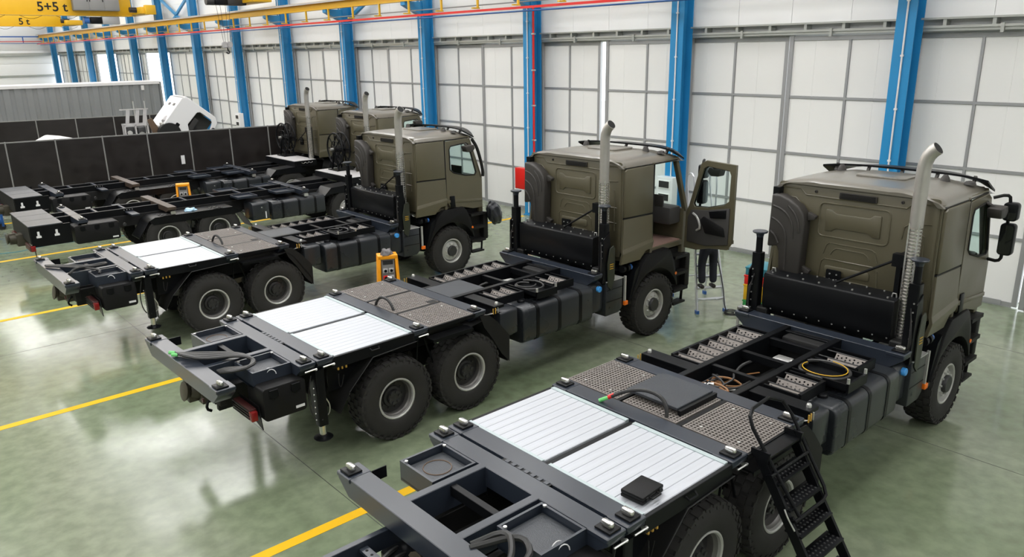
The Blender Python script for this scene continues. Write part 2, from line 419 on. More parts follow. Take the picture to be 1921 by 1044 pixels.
for k in range(4): MB().tube([(3 + k * 1.9 + t * .25, -.1, -.02 - .22 * math.sin(PI * t / 5)) for t in range(6)], .012, 5).build('festoon_cable', 'black', cr)
# bridge crane 5 t
cr = tag(empty('bridge_crane', (0, 67, 7.74)), 'farther yellow overhead crane girder lettered 5 t', 'crane')
MB().box(-16, 12.7, -.3, .3, 0, 1.25).build('girder', 'yellow', cr, bev=.01)
MB().box(-16, 12.7, -.36, .36, -.04, .0).build('lower_flange', 'yellow', cr)
MB().box(12.7, 13.9, -1.6, 1.6, .05, .40).build('end_carriage', 'yellow', cr, bev=.02)
mo = MB(); mo.cyl((13.1, -1.0, .35), (12.5, -1.0, .35), .16); mo.build('travel_motor', 'darksteel', cr)
text('5 t', .66, (9.75, -.31, .10), cr)
for k in range(4): MB().tube([(6 + k * 2.2 + t * .25, -.1, -.02 - .22 * math.sin(PI * t / 5)) for t in range(6)], .012, 5).build('festoon_cable', 'black', cr)
# third crane with hoist and hook
cr = tag(empty('bridge_crane', (0, 33, 7.70)), 'overhead crane with hoist and dangling hook block nearest the second door bays', 'crane')
MB().box(-16, 13.0, -.3, .3, .28, 1.25).build('girder', 'yellow', cr, bev=.01)
MB().box(13.0, 13.9, -1.6, 1.6, .0, .35).build('end_carriage', 'yellow', cr, bev=.02)
ho = MB().box(12.3, 13.2, -.35, .25, -.10, .25).build('hoist', 'darksteel', cr, bev=.03)
MB().box(11.7, 12.3, -.35, .2, -.1, .22).build('hoist_motor', 'black', ho, bev=.03); MB().cyl((11.7, -.1, .05), (11.35, -.1, .05), .17).build('hoist_brake', 'darksteel', ho)
HKX = 12.15
for dx in (-.15, -.06, .06, .15): MB().cyl((HKX + dx * 2.2, -.05, 0), (HKX + dx, -.05, -1.8), .009, n=5).build('rope', 'darksteel', ho)
hb = MB(); hb.cyl((HKX - .12, -.05 - .06, -1.87), (HKX - .12, .01, -1.87), .14); hb.cyl((HKX + .12, -.11, -1.87), (HKX + .12, .01, -1.87), .14); hb.box(HKX - .2, HKX + .2, -.08, -.02, -2.02, -1.82); hb.build('hook_block', 'lightgrey', cr)
MB().tube([(HKX, -.05, -1.97), (HKX, -.05, -2.12), (HKX + .09, -.05, -2.2), (HKX + .02, -.05, -2.3), (HKX - .09, -.05, -2.22)], .035, 6, smooth=1).build('hook', 'darksteel', cr)

# ------------------------------------------------------------------ wheels
def tyre_mesh():
    s = MB(); R = .600
    half = [(.295, .150), (.315, .172), (.36, .188), (.43, .196), (.50, .192), (.56, .178), (.590, .158), (R, .13), (R + .002, .0)]
    prof = [(r, -h) for r, h in half] + [(r, h) for r, h in half[::-1][1:]]
    s.lathe(prof, (0, 0, 0), 'y', 48, closed=True)
    n = 30
    for i in range(n):
        for row, (y0, y1, off, dt) in enumerate(((-.190, -.098, 0, .62), (-.088, -.004, .5, .72), (.004, .088, 0, .72), (.098, .190, .5, .62))):
            t = 2 * PI * (i + off) / n; hw = PI / n * dt; vs = []
            for tt in (t - hw, t + hw):
                for y in (y0, y1):
                    out = abs(y) > .15
                    for rr in ((.572 if out else R - .01), (.603 if out else .617)):
                        vs.append((rr * math.cos(tt), y, rr * math.sin(tt)))
            s.add(vs, [(0, 1, 3, 2), (4, 6, 7, 5), (0, 4, 5, 1), (2, 3, 7, 6), (1, 5, 7, 3), (0, 2, 6, 4)])
        t = 2 * PI * (i + .5) / n                                   # shoulder ribs on the sidewall
        for sg in (-1, 1):
            vs = []
            for tt in (t - .045, t + .045):
                for rr, yy in ((.535, .176), (.535, .192), (.592, .150), (.597, .176)):
                    vs.append((rr * math.cos(tt), sg * yy, rr * math.sin(tt)))
            s.add(vs, [(0, 1, 3, 2), (4, 6, 7, 5), (1, 5, 7, 3), (0, 4, 5, 1), (2, 3, 7, 6)])
    return s.mesh('tyre', 'rubber', ang=30)
TYRE = tyre_mesh()
RIM = MB().lathe([(.297, .15), (.308, -.150), (.306, -.172), (.290, -.176), (.276, -.165), (.272, -.14), (.262, -.10), (.262, .10), (.272, .14)], (0, 0, 0), 'y', 40).mesh('rim', 'silver')
def rear_disc():
    s = MB(); s.lathe([(.252, -.02), (.20, .02), (.165, -.01), (.150, -.05), (.115, -.06), (.105, -.105), (0.0, -.11)], (0, 0, 0), 'y', 32)
    for k in range(10):
        t = 2 * PI * k / 10; c = (.182 * math.cos(t), -.0, .182 * math.sin(t)); s.cyl((c[0], .02, c[2]), (c[0], -.035, c[2]), .016, n=6)
    for k in range(6):
        t = 2 * PI * k / 6; s.cyl((.082 * math.cos(t), -.10, .082 * math.sin(t)), (.082 * math.cos(t), -.125, .082 * math.sin(t)), .026, n=8)
    return s.mesh('wheel_disc', 'darksteel')
RDISC = rear_disc()
BARREL = MB().lathe([(.270, -.135), (.258, -.105), (.2495, -.095), (.2485, .06), (.264, .06)], (0, 0, 0), 'y', 36, closed=True).mesh('rim_barrel', 'rimdark')
FDISC = MB().lathe([(.255, -.09), (.238, -.115), (.21, -.125), (.165, -.145), (.135, -.15), (.13, -.10)], (0, 0, 0), 'y', 36).mesh('wheel_disc', 'silver')
FHUB = MB().lathe([(.135, -.08), (.132, -.185), (.118, -.205), (0, -.208)], (0, 0, 0), 'y', 28).mesh('hub', 'darksteel')
s = MB()
for k in range(10):
    t = 2 * PI * k / 10; s.cyl((.172 * math.cos(t), -.12, .172 * math.sin(t)), (.172 * math.cos(t), -.175, .172 * math.sin(t)), .020, .016, n=6)
FNUT = s.mesh('wheel_nuts', 'silver')
def wheel(root, x, side, front, r=.617, yc=1.045):
    o = link('wheel', RIM, root, (x, side * yc, r)); o.rotation_euler = (0, random.uniform(0, 6), PI if side > 0 else 0)
    link('tyre', TYRE, o)
    if front: link('wheel_disc', FDISC, o); link('hub', FHUB, o); link('wheel_nuts', FNUT, o, stuff=True)
    else: link('wheel_disc', RDISC, o); link('rim_barrel', BARREL, o)
    return o

# ------------------------------------------------------------------ cab (local x: rear wall 7.42, ground z = 0)
def door_poly():
    return [(-1.08, 1.86), (-1.08, 3.30), (-.42, 3.33), (-.30, 3.26), (-.06, 2.42), (0, 2.30), (.02, 1.58), (-.28, 1.58), (-.58, 1.66), (-.98, 1.70)]
def door_hole():
    return [(-.96, 2.62), (-.97, 3.10), (-.93, 3.18), (-.45, 3.22), (-.37, 3.17), (-.16, 2.48), (-.20, 2.42), (-.50, 2.44), (-.86, 2.54)]
def make_door(root, side, ang=0, mirrors=True):
    """side -1 right, +1 left; local origin at the hinge"""
    d = link('door', None, root) if False else None
    sg = side
    mb = MB(); mb.plate(door_poly(), [door_hole()], 'y', min(0, sg * -.05), max(0, sg * -.05))
    d = mb.build('door', 'olive', root, bev=.006, seg=1); d.location = (9.37, sg * 1.21, 0); d.rotation_euler = (0, 0, ang)
    MB().plate(door_hole(), [], 'y', sg * -.022, sg * -.028).build('window_pane', 'glass', d)
    h = door_hole(); MB().tube([(x, sg * .001, z) for x, z in h], .016, 6, closed=True).build('window_seal', 'black_matte', d)
    MB().prism([(-.99, 1.70), (-1.0, 1.98), (-.86, 1.98), (-.84, 1.70)], 'y', sg * .022, sg * -.01).build('handle_recess', 'black', d, bev=.01)
    MB().prism([(-1.08, 1.83), (-1.08, 1.90), (0.01, 1.80), (0.01, 1.74)], 'y', sg * .018, sg * -.02).build('door_crease', 'olive', d, bev=.006)
    # inner trim
    MB().prism([(-1.0, 1.80), (-1.0, 2.50), (-.52, 2.40), (-.14, 2.36), (-.06, 2.2), (-.06, 1.72), (-.5, 1.70)], 'y', sg * -.05, sg * -.075).build('inner_trim', 'interior', d, bev=.015)
    MB().prism([(-.95, 1.95), (-.9, 2.12), (-.45, 2.28), (-.38, 2.2), (-.5, 1.95)], 'y', sg * -.07, sg * -.11).build('arm_rest', 'plastic', d, bev=.02)
    MB().tube([(-.20, sg * -.09, 2.3), (-.34, sg * -.13, 2.25), (-.42, sg * -.13, 2.05), (-.30, sg * -.09, 1.98)], .022, 6, smooth=1).build('grab_handle', 'silver', d)
    MB().prism([(-.94, 2.30), (-.94, 2.46), (-.56, 2.38), (-.60, 2.26)], 'y', sg * -.07, sg * -.10).build('switch_panel', 'black', d, bev=.01)
    if mirrors:
        arm = MB(); arm.tube([(-.30, sg * .02, 3.26), (-.22, sg * .16, 3.31), (-.16, sg * .20, 3.26), (-.14, sg * .20, 2.9), (-.14, sg * .20, 2.40), (-.16, sg * .16, 2.33), (-.10, sg * .01, 2.33)], .024, 6, smooth=1)
        arm.build('mirror_arm', 'black_matte', d)
        MB().prism(rpoly(sg * .23 - .095, sg * .23 + .095, 2.44, 2.90, .05), 'x', -.22, -.09).build('main_mirror', 'black', d, bev=.02)
        MB().prism(rpoly(sg * .23 - .08, sg * .23 + .08, 2.46, 2.88, .04), 'x', -.228, -.221).build('mirror_glass', 'mirror', d)
        MB().prism(rpoly(sg * .23 - .095, sg * .23 + .095, 2.94, 3.20, .05), 'x', -.23, -.09).build('wide_mirror', 'black', d, bev=.02)
        MB().prism(rpoly(sg * .23 - .08, sg * .23 + .08, 2.96, 3.18, .04), 'x', -.238, -.231).build('mirror_glass', 'mirror', d)
    km = MB(); km.prism([(-.66, 3.17), (-.40, 3.19), (-.36, 3.10), (-.44, 3.02), (-.62, 3.03)], 'y', sg * .06, sg * .25); km.beam((-.52, sg * .0, 3.22), (-.52, sg * .12, 3.17), .05, .04)
    km.build('kerb_mirror', 'duct', d, bev=.03)
    return d

def roof_mesh():
    s = MB(); nx, ny = 22, 22; X0, X1, Y = 7.385, 9.24, 1.185
    top = []
    for i in range(nx + 1):
        for j in range(ny + 1):
            u = -1 + 2 * i / nx; v = -1 + 2 * j / ny
            u = math.copysign(abs(u) ** .7, u); v = math.copysign(abs(v) ** .7, v)
            x = (X0 + X1) / 2 + u * (X1 - X0) / 2; y = v * Y
            e = (1 - abs(v) ** 5) ** .5 if abs(v) < 1 else 0
            eu = (1 - abs(u) ** (26 if u < 0 else 6)) ** .5 if abs(u) < 1 else 0
            if u < 0: eu = max(eu, .72)
            rib = .010 if (abs(abs(y) - .62) < .07 and u < .7) else 0
            z = 3.345 + .145 * e * eu + .02 * (1 - v * v) + rib * e - (.05 * max(0, u) ** 2)
            if u < -.9 and abs(v) > .82: z -= .012
            top.append((x, y, z))
    W_ = ny + 1
    fs = [(i * W_ + j, i * W_ + j + 1, (i + 1) * W_ + j + 1, (i + 1) * W_ + j) for i in range(nx) for j in range(ny)]
    n = len(top); bot = [(x, y, min(z - .004, 3.33 if (abs(y) > 1.08 or x > 8.9) else 3.425)) for x, y, z in top]
    fs += [(n + f[0], n + f[3], n + f[2], n + f[1]) for f in fs[:]]
    per = [j for j in range(W_)] + [i * W_ + ny for i in range(1, nx + 1)] + [nx * W_ + j for j in range(ny - 1, -1, -1)] + [i * W_ for i in range(nx - 1, 0, -1)]
    fs += [(per[k], per[(k + 1) % len(per)], n + per[(k + 1) % len(per)], n + per[k]) for k in range(len(per))]
    s.add(top + bot, fs); return s.mesh('roof', 'olive_roof_sheen', ang=50)

def make_cab(root):
    c = MB()
    # floor, engine hump, front, pillars, left side, rear corner posts
    c.box(7.50, 9.36, -1.13, 1.13, 1.62, 1.72); c.box(7.55, 9.3, -.45, .45, 1.72, 1.95)
    c.box(9.34, 9.46, -1.14, 1.14, 1.45, 2.34)
    for sg in (-1, 1):
        c.beam((9.40, sg * 1.13, 2.30), (9.02, sg * 1.11, 3.38), .10, .08)
        c.box(8.24, 8.31, sg * 1.16 - .03, sg * 1.16 + .03, 1.65, 3.36)
        c.prism([(7.43, 1.80), (7.43, 3.37), (7.53, 3.37), (7.53, 1.80)], 'y', sg * 1.10, sg * 1.165)
        c.box(7.45, 9.05, sg * 1.12 - .05, sg * 1.12 + .05, 3.31, 3.37)
    c.box(9.00, 9.08, -1.1, 1.1, 3.30, 3.40)
    cab = c.build('cab', 'olive', root, bev=.01, seg=1)
    MB().plate(rpoly(-1.13, 1.13, 1.72, 3.44, .04), [], 'x', 7.42, 7.45).build('rear_wall', 'olive', cab, bev=.008)
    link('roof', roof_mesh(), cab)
    for sg in (-1, 1):
        MB().prism([(7.44, 2.455), (7.44, 3.29), (7.50, 3.32), (8.25, 3.32), (8.262, 2.436)], 'y', sg * 1.165, sg * 1.21).build('upper_side_panel', 'olive', cab, bev=.012)
        q = MB()   # lower quarter panel, flaring outwards with a sloping crease
        A = [(7.44, 2.425), (8.275, 2.405), (8.28, 1.93), (7.38, 1.80)]; B_ = [(7.37, 1.62), (7.92, 1.60), (8.05, 1.74), (8.28, 1.78)]
        v = [(7.44, sg * 1.20, 2.425), (8.275, sg * 1.20, 2.405), (8.28, sg * 1.215, 1.95), (7.395, sg * 1.225, 1.88), (7.37, sg * 1.255, 1.80), (8.28, sg * 1.245, 1.90), (8.28, sg * 1.215, 1.76), (8.08, sg * 1.215, 1.74), (7.92, sg * 1.215, 1.60), (7.36, sg * 1.215, 1.60)]
        f = [(0, 1, 2, 3), (3, 2, 5, 4), (4, 5, 6, 7, 8, 9)]
        n = len(v); v2 = [(x, y - sg * .05, z) for x, y, z in v]
        q.add(v + v2, f + [tuple(n + i for i in t[::-1]) for t in f] + [(a, b_, n + b_, n + a) for a, b_ in ((0, 1), (1, 2), (2, 5), (5, 6), (6, 7), (7, 8), (8, 9), (9, 4), (4, 3), (3, 0))])
        q.build('lower_side_panel', 'olive', cab, bev=.006, seg=1, ang=20)
        MB().prism([(7.44, 2.415), (7.44, 2.445), (8.28, 2.425), (8.28, 2.395)], 'y', sg * 1.15, sg * 1.196).build('panel_seam', 'black_matte', cab); MB().box(8.262, 8.298, min(sg * 1.15, sg * 1.2), max(sg * 1.15, sg * 1.2), 1.80, 3.33).build('door_seam', 'black_matte', cab)
        MB().box(7.44, 9.0, min(sg * 1.14, sg * 1.185), max(sg * 1.14, sg * 1.185), 3.325, 3.345).build('roof_seam', 'black_matte', cab)
        # front mudguard
        arc = [(8.378 + .735 * math.cos(t), .60 + .735 * math.sin(t)) for t in [math.radians(a) for a in range(20, 161, 10)]]
        outer = [(9.09, .88), (8.98, 1.34), (8.84, 1.60), (8.74, 1.68), (8.14, 1.66), (7.98, 1.52), (7.86, 1.28), (7.66, .88)]
        MB().prism(arc[::-1] + outer[::-1] if False else (outer + arc[::-1]), 'y', sg * .72, sg * 1.245).build('mudguard', 'plastic', cab, bev=.012)
        # rear skirt of the arch
        MB().prism([(7.60, .80), (7.78, 1.40), (7.90, 1.50), (7.86, 1.28), (7.68, .80)], 'y', sg * .70, sg * 1.22).build('arch_skirt', 'black', cab)
        # entry steps
        st = MB(); st.prism([(8.98, 1.56), (9.45, 1.56), (9.52, 1.20), (9.45, .62), (9.08, .68), (9.04, 1.2)], 'y', sg * .85, sg * 1.05)
        for z in (1.42, 1.08, .74): st.box(9.0, 9.46, sg * 1.12 - .12, sg * 1.12 + .12, z - .03, z + .03)
        st.build('entry_steps', 'black_matte', cab)
        fs_ = MB(); fs_.box(9.02, 9.40, sg * 1.14 - .09, sg * 1.14 + .09, .44, .48)
        for x in (9.04, 9.38): fs_.beam((x, sg * 1.14, .46), (x + .02, sg * 1.14, .72), .05, .02)
        fs_.build('hanging_step', 'black_matte', cab)
        MB().cyl((9.02, sg * 1.23, 1.12), (9.02, sg * 1.255, 1.12), .03, n=10).build('side_marker', 'lamp_orange', cab)
    # pressed panels on the rear wall
    def bone(y0, y1, z0, z1, d):
        return [(y0, z1), (y0 + .10, z1), (y0 + .16, z1 - d), (y1 - .16, z1 - d), (y1 - .10, z1), (y1, z1), (y1, z0), (y1 - .10, z0), (y1 - .16, z0 + d), (y0 + .16, z0 + d), (y0 + .10, z0), (y0, z0)]
    def press(nm, poly, h=.02, bev=.012): MB().prism(poly, 'x', 7.421 - h, 7.43).build(nm, 'olive', cab, bev=bev, seg=2)
    def ridge(pts, r=.010): MB().tube([(7.418, y, z) for y, z in pts], r, 6).build('pressed_ridge', 'olive', cab)
    ridge(rpoly(-.53, .47, 2.72, 3.20, .07) + [rpoly(-.53, .47, 2.72, 3.20, .07)[0]], .013)
    press('pressed_panel', bone(-.42, .37, 2.80, 3.12, .05), .022, .02)
    for (a, z0, z1) in ((.38, 2.46, 2.63), (.27, 2.47, 2.565)): ridge([(-a - .04, z0), (-a, z1 - .03), (-a + .05, z1), (a - .10, z1), (a - .06, z1 - .03), (a - .02, z0)], .009)
    ridge([(-.47, 1.95), (-.43, 2.34), (-.37, 2.39), (.33, 2.39), (.38, 2.35), (.42, 1.95)], .011)
    press('pressed_panel', rpoly(-.34, .32, 2.17, 2.30, .04), .016)
    for z in (2.10, 2.03): press('pressed_rib', rpoly(-.34, .32, z - .022, z + .022, .02), .012, .008)
    ridge([(1.08, 3.36), (.78, 3.36), (.70, 3.28), (-.72, 3.27), (-.80, 3.35), (-1.08, 3.36)], .012)
    ridge([(1.08, 3.24), (.85, 3.22), (.72, 3.10), (.70, 2.9)], .010); ridge([(-.70, 2.85), (-.72, 3.02), (-.80, 3.08), (-1.06, 3.10)], .010)
    ridge([(-.95, 2.95), (-.98, 2.93), (-.99, 2.2)], .010); ridge([(-.80, 2.62), (-1.04, 2.62)], .009); ridge([(-.80, 2.34), (-1.04, 2.34)], .009)
    for y in (.55, -.66): MB().lathe([(.022, 0), (.022, -.012), (.012, -.014), (.011, -.002), (0, -.002)], (7.42, y, 3.345), 'x', 12).build('plug', 'duct', cab)
    vt = MB(); vt.prism(rpoly(-.33, .20, 3.285, 3.375, .015), 'x', 7.395, 7.42); v_ = vt.build('rear_vent', 'duct', cab, bev=.006)
    for k in range(5): MB().box(7.385, 7.397, -.31, .18, 3.297 + k * .016, 3.304 + k * .016).build('vent_slat', 'black_matte', v_)
    br = MB(); br.prism(rpoly(.04, .26, 1.98, 2.26, .02), 'x', 7.36, 7.375); br.box(7.375, 7.42, .06, .10, 2.0, 2.2); br.box(7.375, 7.42, .20, .24, 2.0, 2.2); b2 = br.build('rear_bracket', 'black', cab)
    for y in (.10, .20):
        for z in (2.12, 2.2): MB().cyl((7.36, y, z), (7.352, y, z), .012, n=8).build('bolt', 'zinc', b2)
    # roof furniture
    MB().prism(rpoly(8.15, 8.72, -.36, .36, .06), 'z', 3.50, 3.535).build('roof_hatch', 'olive_roof_sheen', cab, bev=.012)
    for y in (-.72, .78): MB().lathe([(.07, 0), (.055, .05), (.03, .09), (0, .095)], (8.62, y, 3.49), 'z', 12).build('roof_horn', 'duct', cab)
    MB().lathe([(.08, 0), (.06, .04), (0, .055)], (8.70, -1.02, 3.47), 'z', 10).build('marker_light', 'duct', cab)
    vz = MB(); pts = []
    for k in range(15):
        y = -1.2 + 2.4 * k / 14; e = abs(y / 1.2) ** 4
        pts.append((8.84 + .06 * (1 - e), y, 3.575 - .05 * e, 9.30 - .12 * e, 3.545 - .19 * e))
    v = []; f = []
    for a, y, z1, b_, z0 in pts: v += [(a, y, z1), (b_, y, z0), (b_, y, z0 - .03), (a, y, z1 - .03)]
    for k in range(14):
        o = 4 * k; f += [(o, o + 4, o + 5, o + 1), (o + 1, o + 5, o + 6, o + 2), (o + 2, o + 6, o + 7, o + 3), (o + 3, o + 7, o + 4, o)]
    f += [(0, 1, 2, 3), (59, 58, 57, 56)]; vz.add(v, f); vz.build('sun_visor', 'black', cab)
    for y in (-1.0, -.5, 0, .5, 1.0): MB().beam((8.88, y, 3.44), (8.95, y, 3.55), .04, .04).build('visor_bracket', 'duct', cab)
    # front and interior
    MB().prism([(9.385, 2.36), (9.05, 3.32), (9.065, 3.32), (9.40, 2.36)], 'y', -1.06, 1.06).build('windscreen', 'glass', cab)
    MB().box(9.44, 9.60, -1.18, 1.18, .72, 1.42).build('bumper', 'black_matte', cab, bev=.04)
    gr = MB().box(9.46, 9.50, -.85, .85, 1.48, 2.20).build('grille', 'black', cab, bev=.01)
    for k in range(5): MB().box(9.50, 9.52, -.8, .8, 1.54 + k * .13, 1.60 + k * .13).build('grille_bar', 'olive', gr)
    MB().box(8.98, 9.34, -1.08, 1.08, 2.05, 2.40).build('dashboard', 'interior', cab, bev=.05)
    MB().box(8.98, 9.02, -.9, -.5, 2.40, 2.62).build('dash_pod', 'interior', cab, bev=.01)
    MB().box(8.3, 9.3, -1.1, -.47, 1.72, 1.74).build('floor_mat', 'cabfloor', cab)
    for y in (-.72, .72):
        se = MB(); se.box(7.95, 8.45, y - .26, y + .26, 2.0, 2.18); se.box(7.86, 8.02, y - .26, y + .26, 2.12, 2.80); se.box(7.88, 8.0, y - .15, y + .15, 2.82, 3.0); se.box(8.05, 8.4, y - .15, y + .15, 1.72, 2.02)
        se.build('seat', 'interior', cab, bev=.04)
    sw = MB(); sw.tube([(8.72 + .22 * math.cos(t) * .6, .72 + .24 * math.sin(t), 2.52 + .22 * math.cos(t) * -.8) for t in [2 * PI * k / 20 for k in range(20)]], .017, 6, closed=True); sw.beam((8.72, .72, 2.52), (9.0, .72, 2.3), .06, .06); sw.beam((8.72, .5, 2.52), (8.72, .94, 2.52), .03, .02); sw.build('steering_wheel', 'black_matte', cab)
    # air intake duct on the left of the rear wall
    ou = [(1.12, 3.27), (.98, 3.265), (.85, 3.22), (.70, 3.14), (.61, 3.04), (.575, 2.90), (.585, 2.60), (.60, 2.10), (.93, 2.10), (.95, 2.42), (.985, 2.50), (1.14, 2.47)]
    MB().prism(ou, 'x', 7.20, 7.40).build('intake_duct', 'duct', cab, bev=.03, seg=3)
    for pts in ([(1.08, 3.10), (.95, 3.07), (.82, 2.98), (.75, 2.84), (.74, 2.65)], [(1.09, 2.92), (.97, 2.87), (.87, 2.76), (.84, 2.6), (.83, 2.16)], [(1.10, 2.72), (1.02, 2.66), (.96, 2.55)], [(.84, 3.13), (.72, 3.02), (.66, 2.88), (.65, 2.75)]):
        MB().tube([(7.198, y, z) for y, z in pts], .018, 6, smooth=2).build('duct_rib', 'duct', cab)
    for y, z in ((.56, 2.98), (.58, 2.17)): MB().prism([(y + .02, z - .05), (y - .09, z - .02), (y - .11, z + .03), (y + .02, z + .08)], 'x', 7.28, 7.36).build('duct_lug', 'duct', cab, bev=.01)
    MB().box(7.30, 7.42, 1.06, 1.16, 3.18, 3.36).build('duct_plate', 'black', cab)
    return cab

def make_stack(root, dx=0):
    x, y = 7.16 + dx, -.96
    o = MB().cyl((x, y, 1.45), (x, y, 3.14), .062, n=16).build('exhaust_stack', 'stack', root)
    up_ = MB(); pts = [(x, y, 3.10), (x, y, 3.84), (x, y - .012, 3.94), (x, y - .04, 4.02), (x, y - .085, 4.08), (x, y - .135, 4.12)]
    up_.tube(pts, .085, 20); up_.build('tail_pipe', 'stack', o)
    d = (Vector(pts[-1]) - Vector(pts[-2])).normalized(); p = Vector(pts[-1]); MB().cyl(p - d * .02, p + d * .002, .078, n=20).build('pipe_mouth', 'black_matte', o)
    for k in range(34):
        z = 1.62 + k * .045; MB().lathe([(.064, z), (.082, z + .004), (.082, z + .018), (.064, z + .022)], (x, y, 0), 'z', 14).build('heat_shield_ring', 'chrome', o) if k == 0 else None
    rg = MB().lathe([(.060, 0), (.084, .003), (.084, .019), (.060, .022)], (0, 0, 0), 'z', 14).mesh('heat_shield_ring', 'chrome')
    for k in range(1, 34): link('heat_shield_ring', rg, o, (x, y, 1.62 + k * .045))
    for a in (0, PI / 2, PI, 3 * PI / 2): MB().beam((x + .084 * math.cos(a + .8), y + .084 * math.sin(a + .8), 1.55), (x + .084 * math.cos(a + .8), y + .084 * math.sin(a + .8), 3.15), .02, .006).build('shield_strip', 'chrome', o)
    MB().box(x - .05, x + .18, y + .10, y + .16, 1.5, 2.72).build('stack_bracket', 'black', o)
    MB().box(x - .06, x + .06, y + .06, y + .22, 2.55, 2.72).build('stack_clamp', 'black', o)
    st = MB(); st.cyl((x + .02, y + .20, 2.62), (x - .02, y + .95, 2.16), .018, n=8); st.build('stay_rod', 'black', o)
    return o

LOCK = MB(); LOCK.box(-.075, .075, -.085, .085, 0, .022); LOCK = LOCK.mesh('twistlock', 'black', bev=.008)
LOCKH = MB().prism(rpoly(-.032, .032, -.062, .062, .03), 'z', .018, .075).mesh('lock_head', 'chrome', bev=.018)
def lock(root, x, y, z):
    o = link('twistlock', LOCK, root, (x, y, z)); link('lock_head', LOCKH, o); return o
def grate_mesh(w_, l_, name='grating'):
    s = MB(); p = .044; nx, ny = int(l_ / p), int(w_ / p)
    ring(s, 0, l_, 0, w_, 0, .02, h=.03)
    for i in range(1, nx): s.box(i * l_ / nx - .0085, i * l_ / nx + .0085, .01, w_ - .01, -.022, -.003)
    for j in range(1, ny): s.box(.01, l_ - .01, j * w_ / ny - .0085, j * w_ / ny + .0085, -.02, -.0015)
    return s.mesh(name, 'grating')
GR1 = grate_mesh(.78, .83); GR2 = grate_mesh(.74, .83)
def perf_plate():
    holes = []
    for i in range(7):
        for j in range(2 if i % 2 else 3):
            cx, cy = .035 + i * .053, .03 + j * .038 + (.019 if i % 2 else 0)
            holes.append([(cx + .013 * math.cos(t), cy + .013 * math.sin(t)) for t in [PI / 3 * k for k in range(6)]])
    return MB().plate([(0, 0), (.385, 0), (.385, .14), (0, .14)], holes, 'x', 0, .004).mesh('perforated_tread', 'grating')
PERF = perf_plate()

def chassis_common(root, x0, x1, zt):
    f = MB()
    for sg in (-1, 1):
        f.box(x0, x1, sg * .395 - .035, sg * .395 + .035, .92, 1.22)
    f.build('chassis_frame', 'black_matte', root, bev=.006, seg=1)
    return f
def axle(root, x): 
    s = MB(); s.cyl((x, -.95, .617), (x, .95, .617), .09, n=12); s.lathe([(.06, -.25), (.2, -.15), (.24, 0), (.2, .15), (.06, .25)], (x, 0, .617), 'x', 16); s.build('axle', 'black_matte', root)
def tank_parts(root, xa, xb, zb, zt, y0=-1.215, y1=-.52):
    pr = rpoly(y0, y1, zb, zt, .10, 4)
    t = MB().prism(pr, 'x', xa, xb).build('fuel_tank', 'tank', root, bev=.03, seg=3)
    n = 3
    for k in range(n):
        x = xa + (xb - xa) * (k + .62) / (n + .25)
        MB().prism([(y, z) for y, z in rpoly(y0 - .006, y1 + .006, zb - .006, zt + .006, .104, 4)], 'x', x - .035, x + .035).build('tank_strap', 'black', t)
    MB().lathe([(.065, 0), (.065, .03), (.05, .045), (0, .045)], (xa + .22, y0 + .30, zt), 'z', 16).build('filler_cap', 'black', t)
    return t

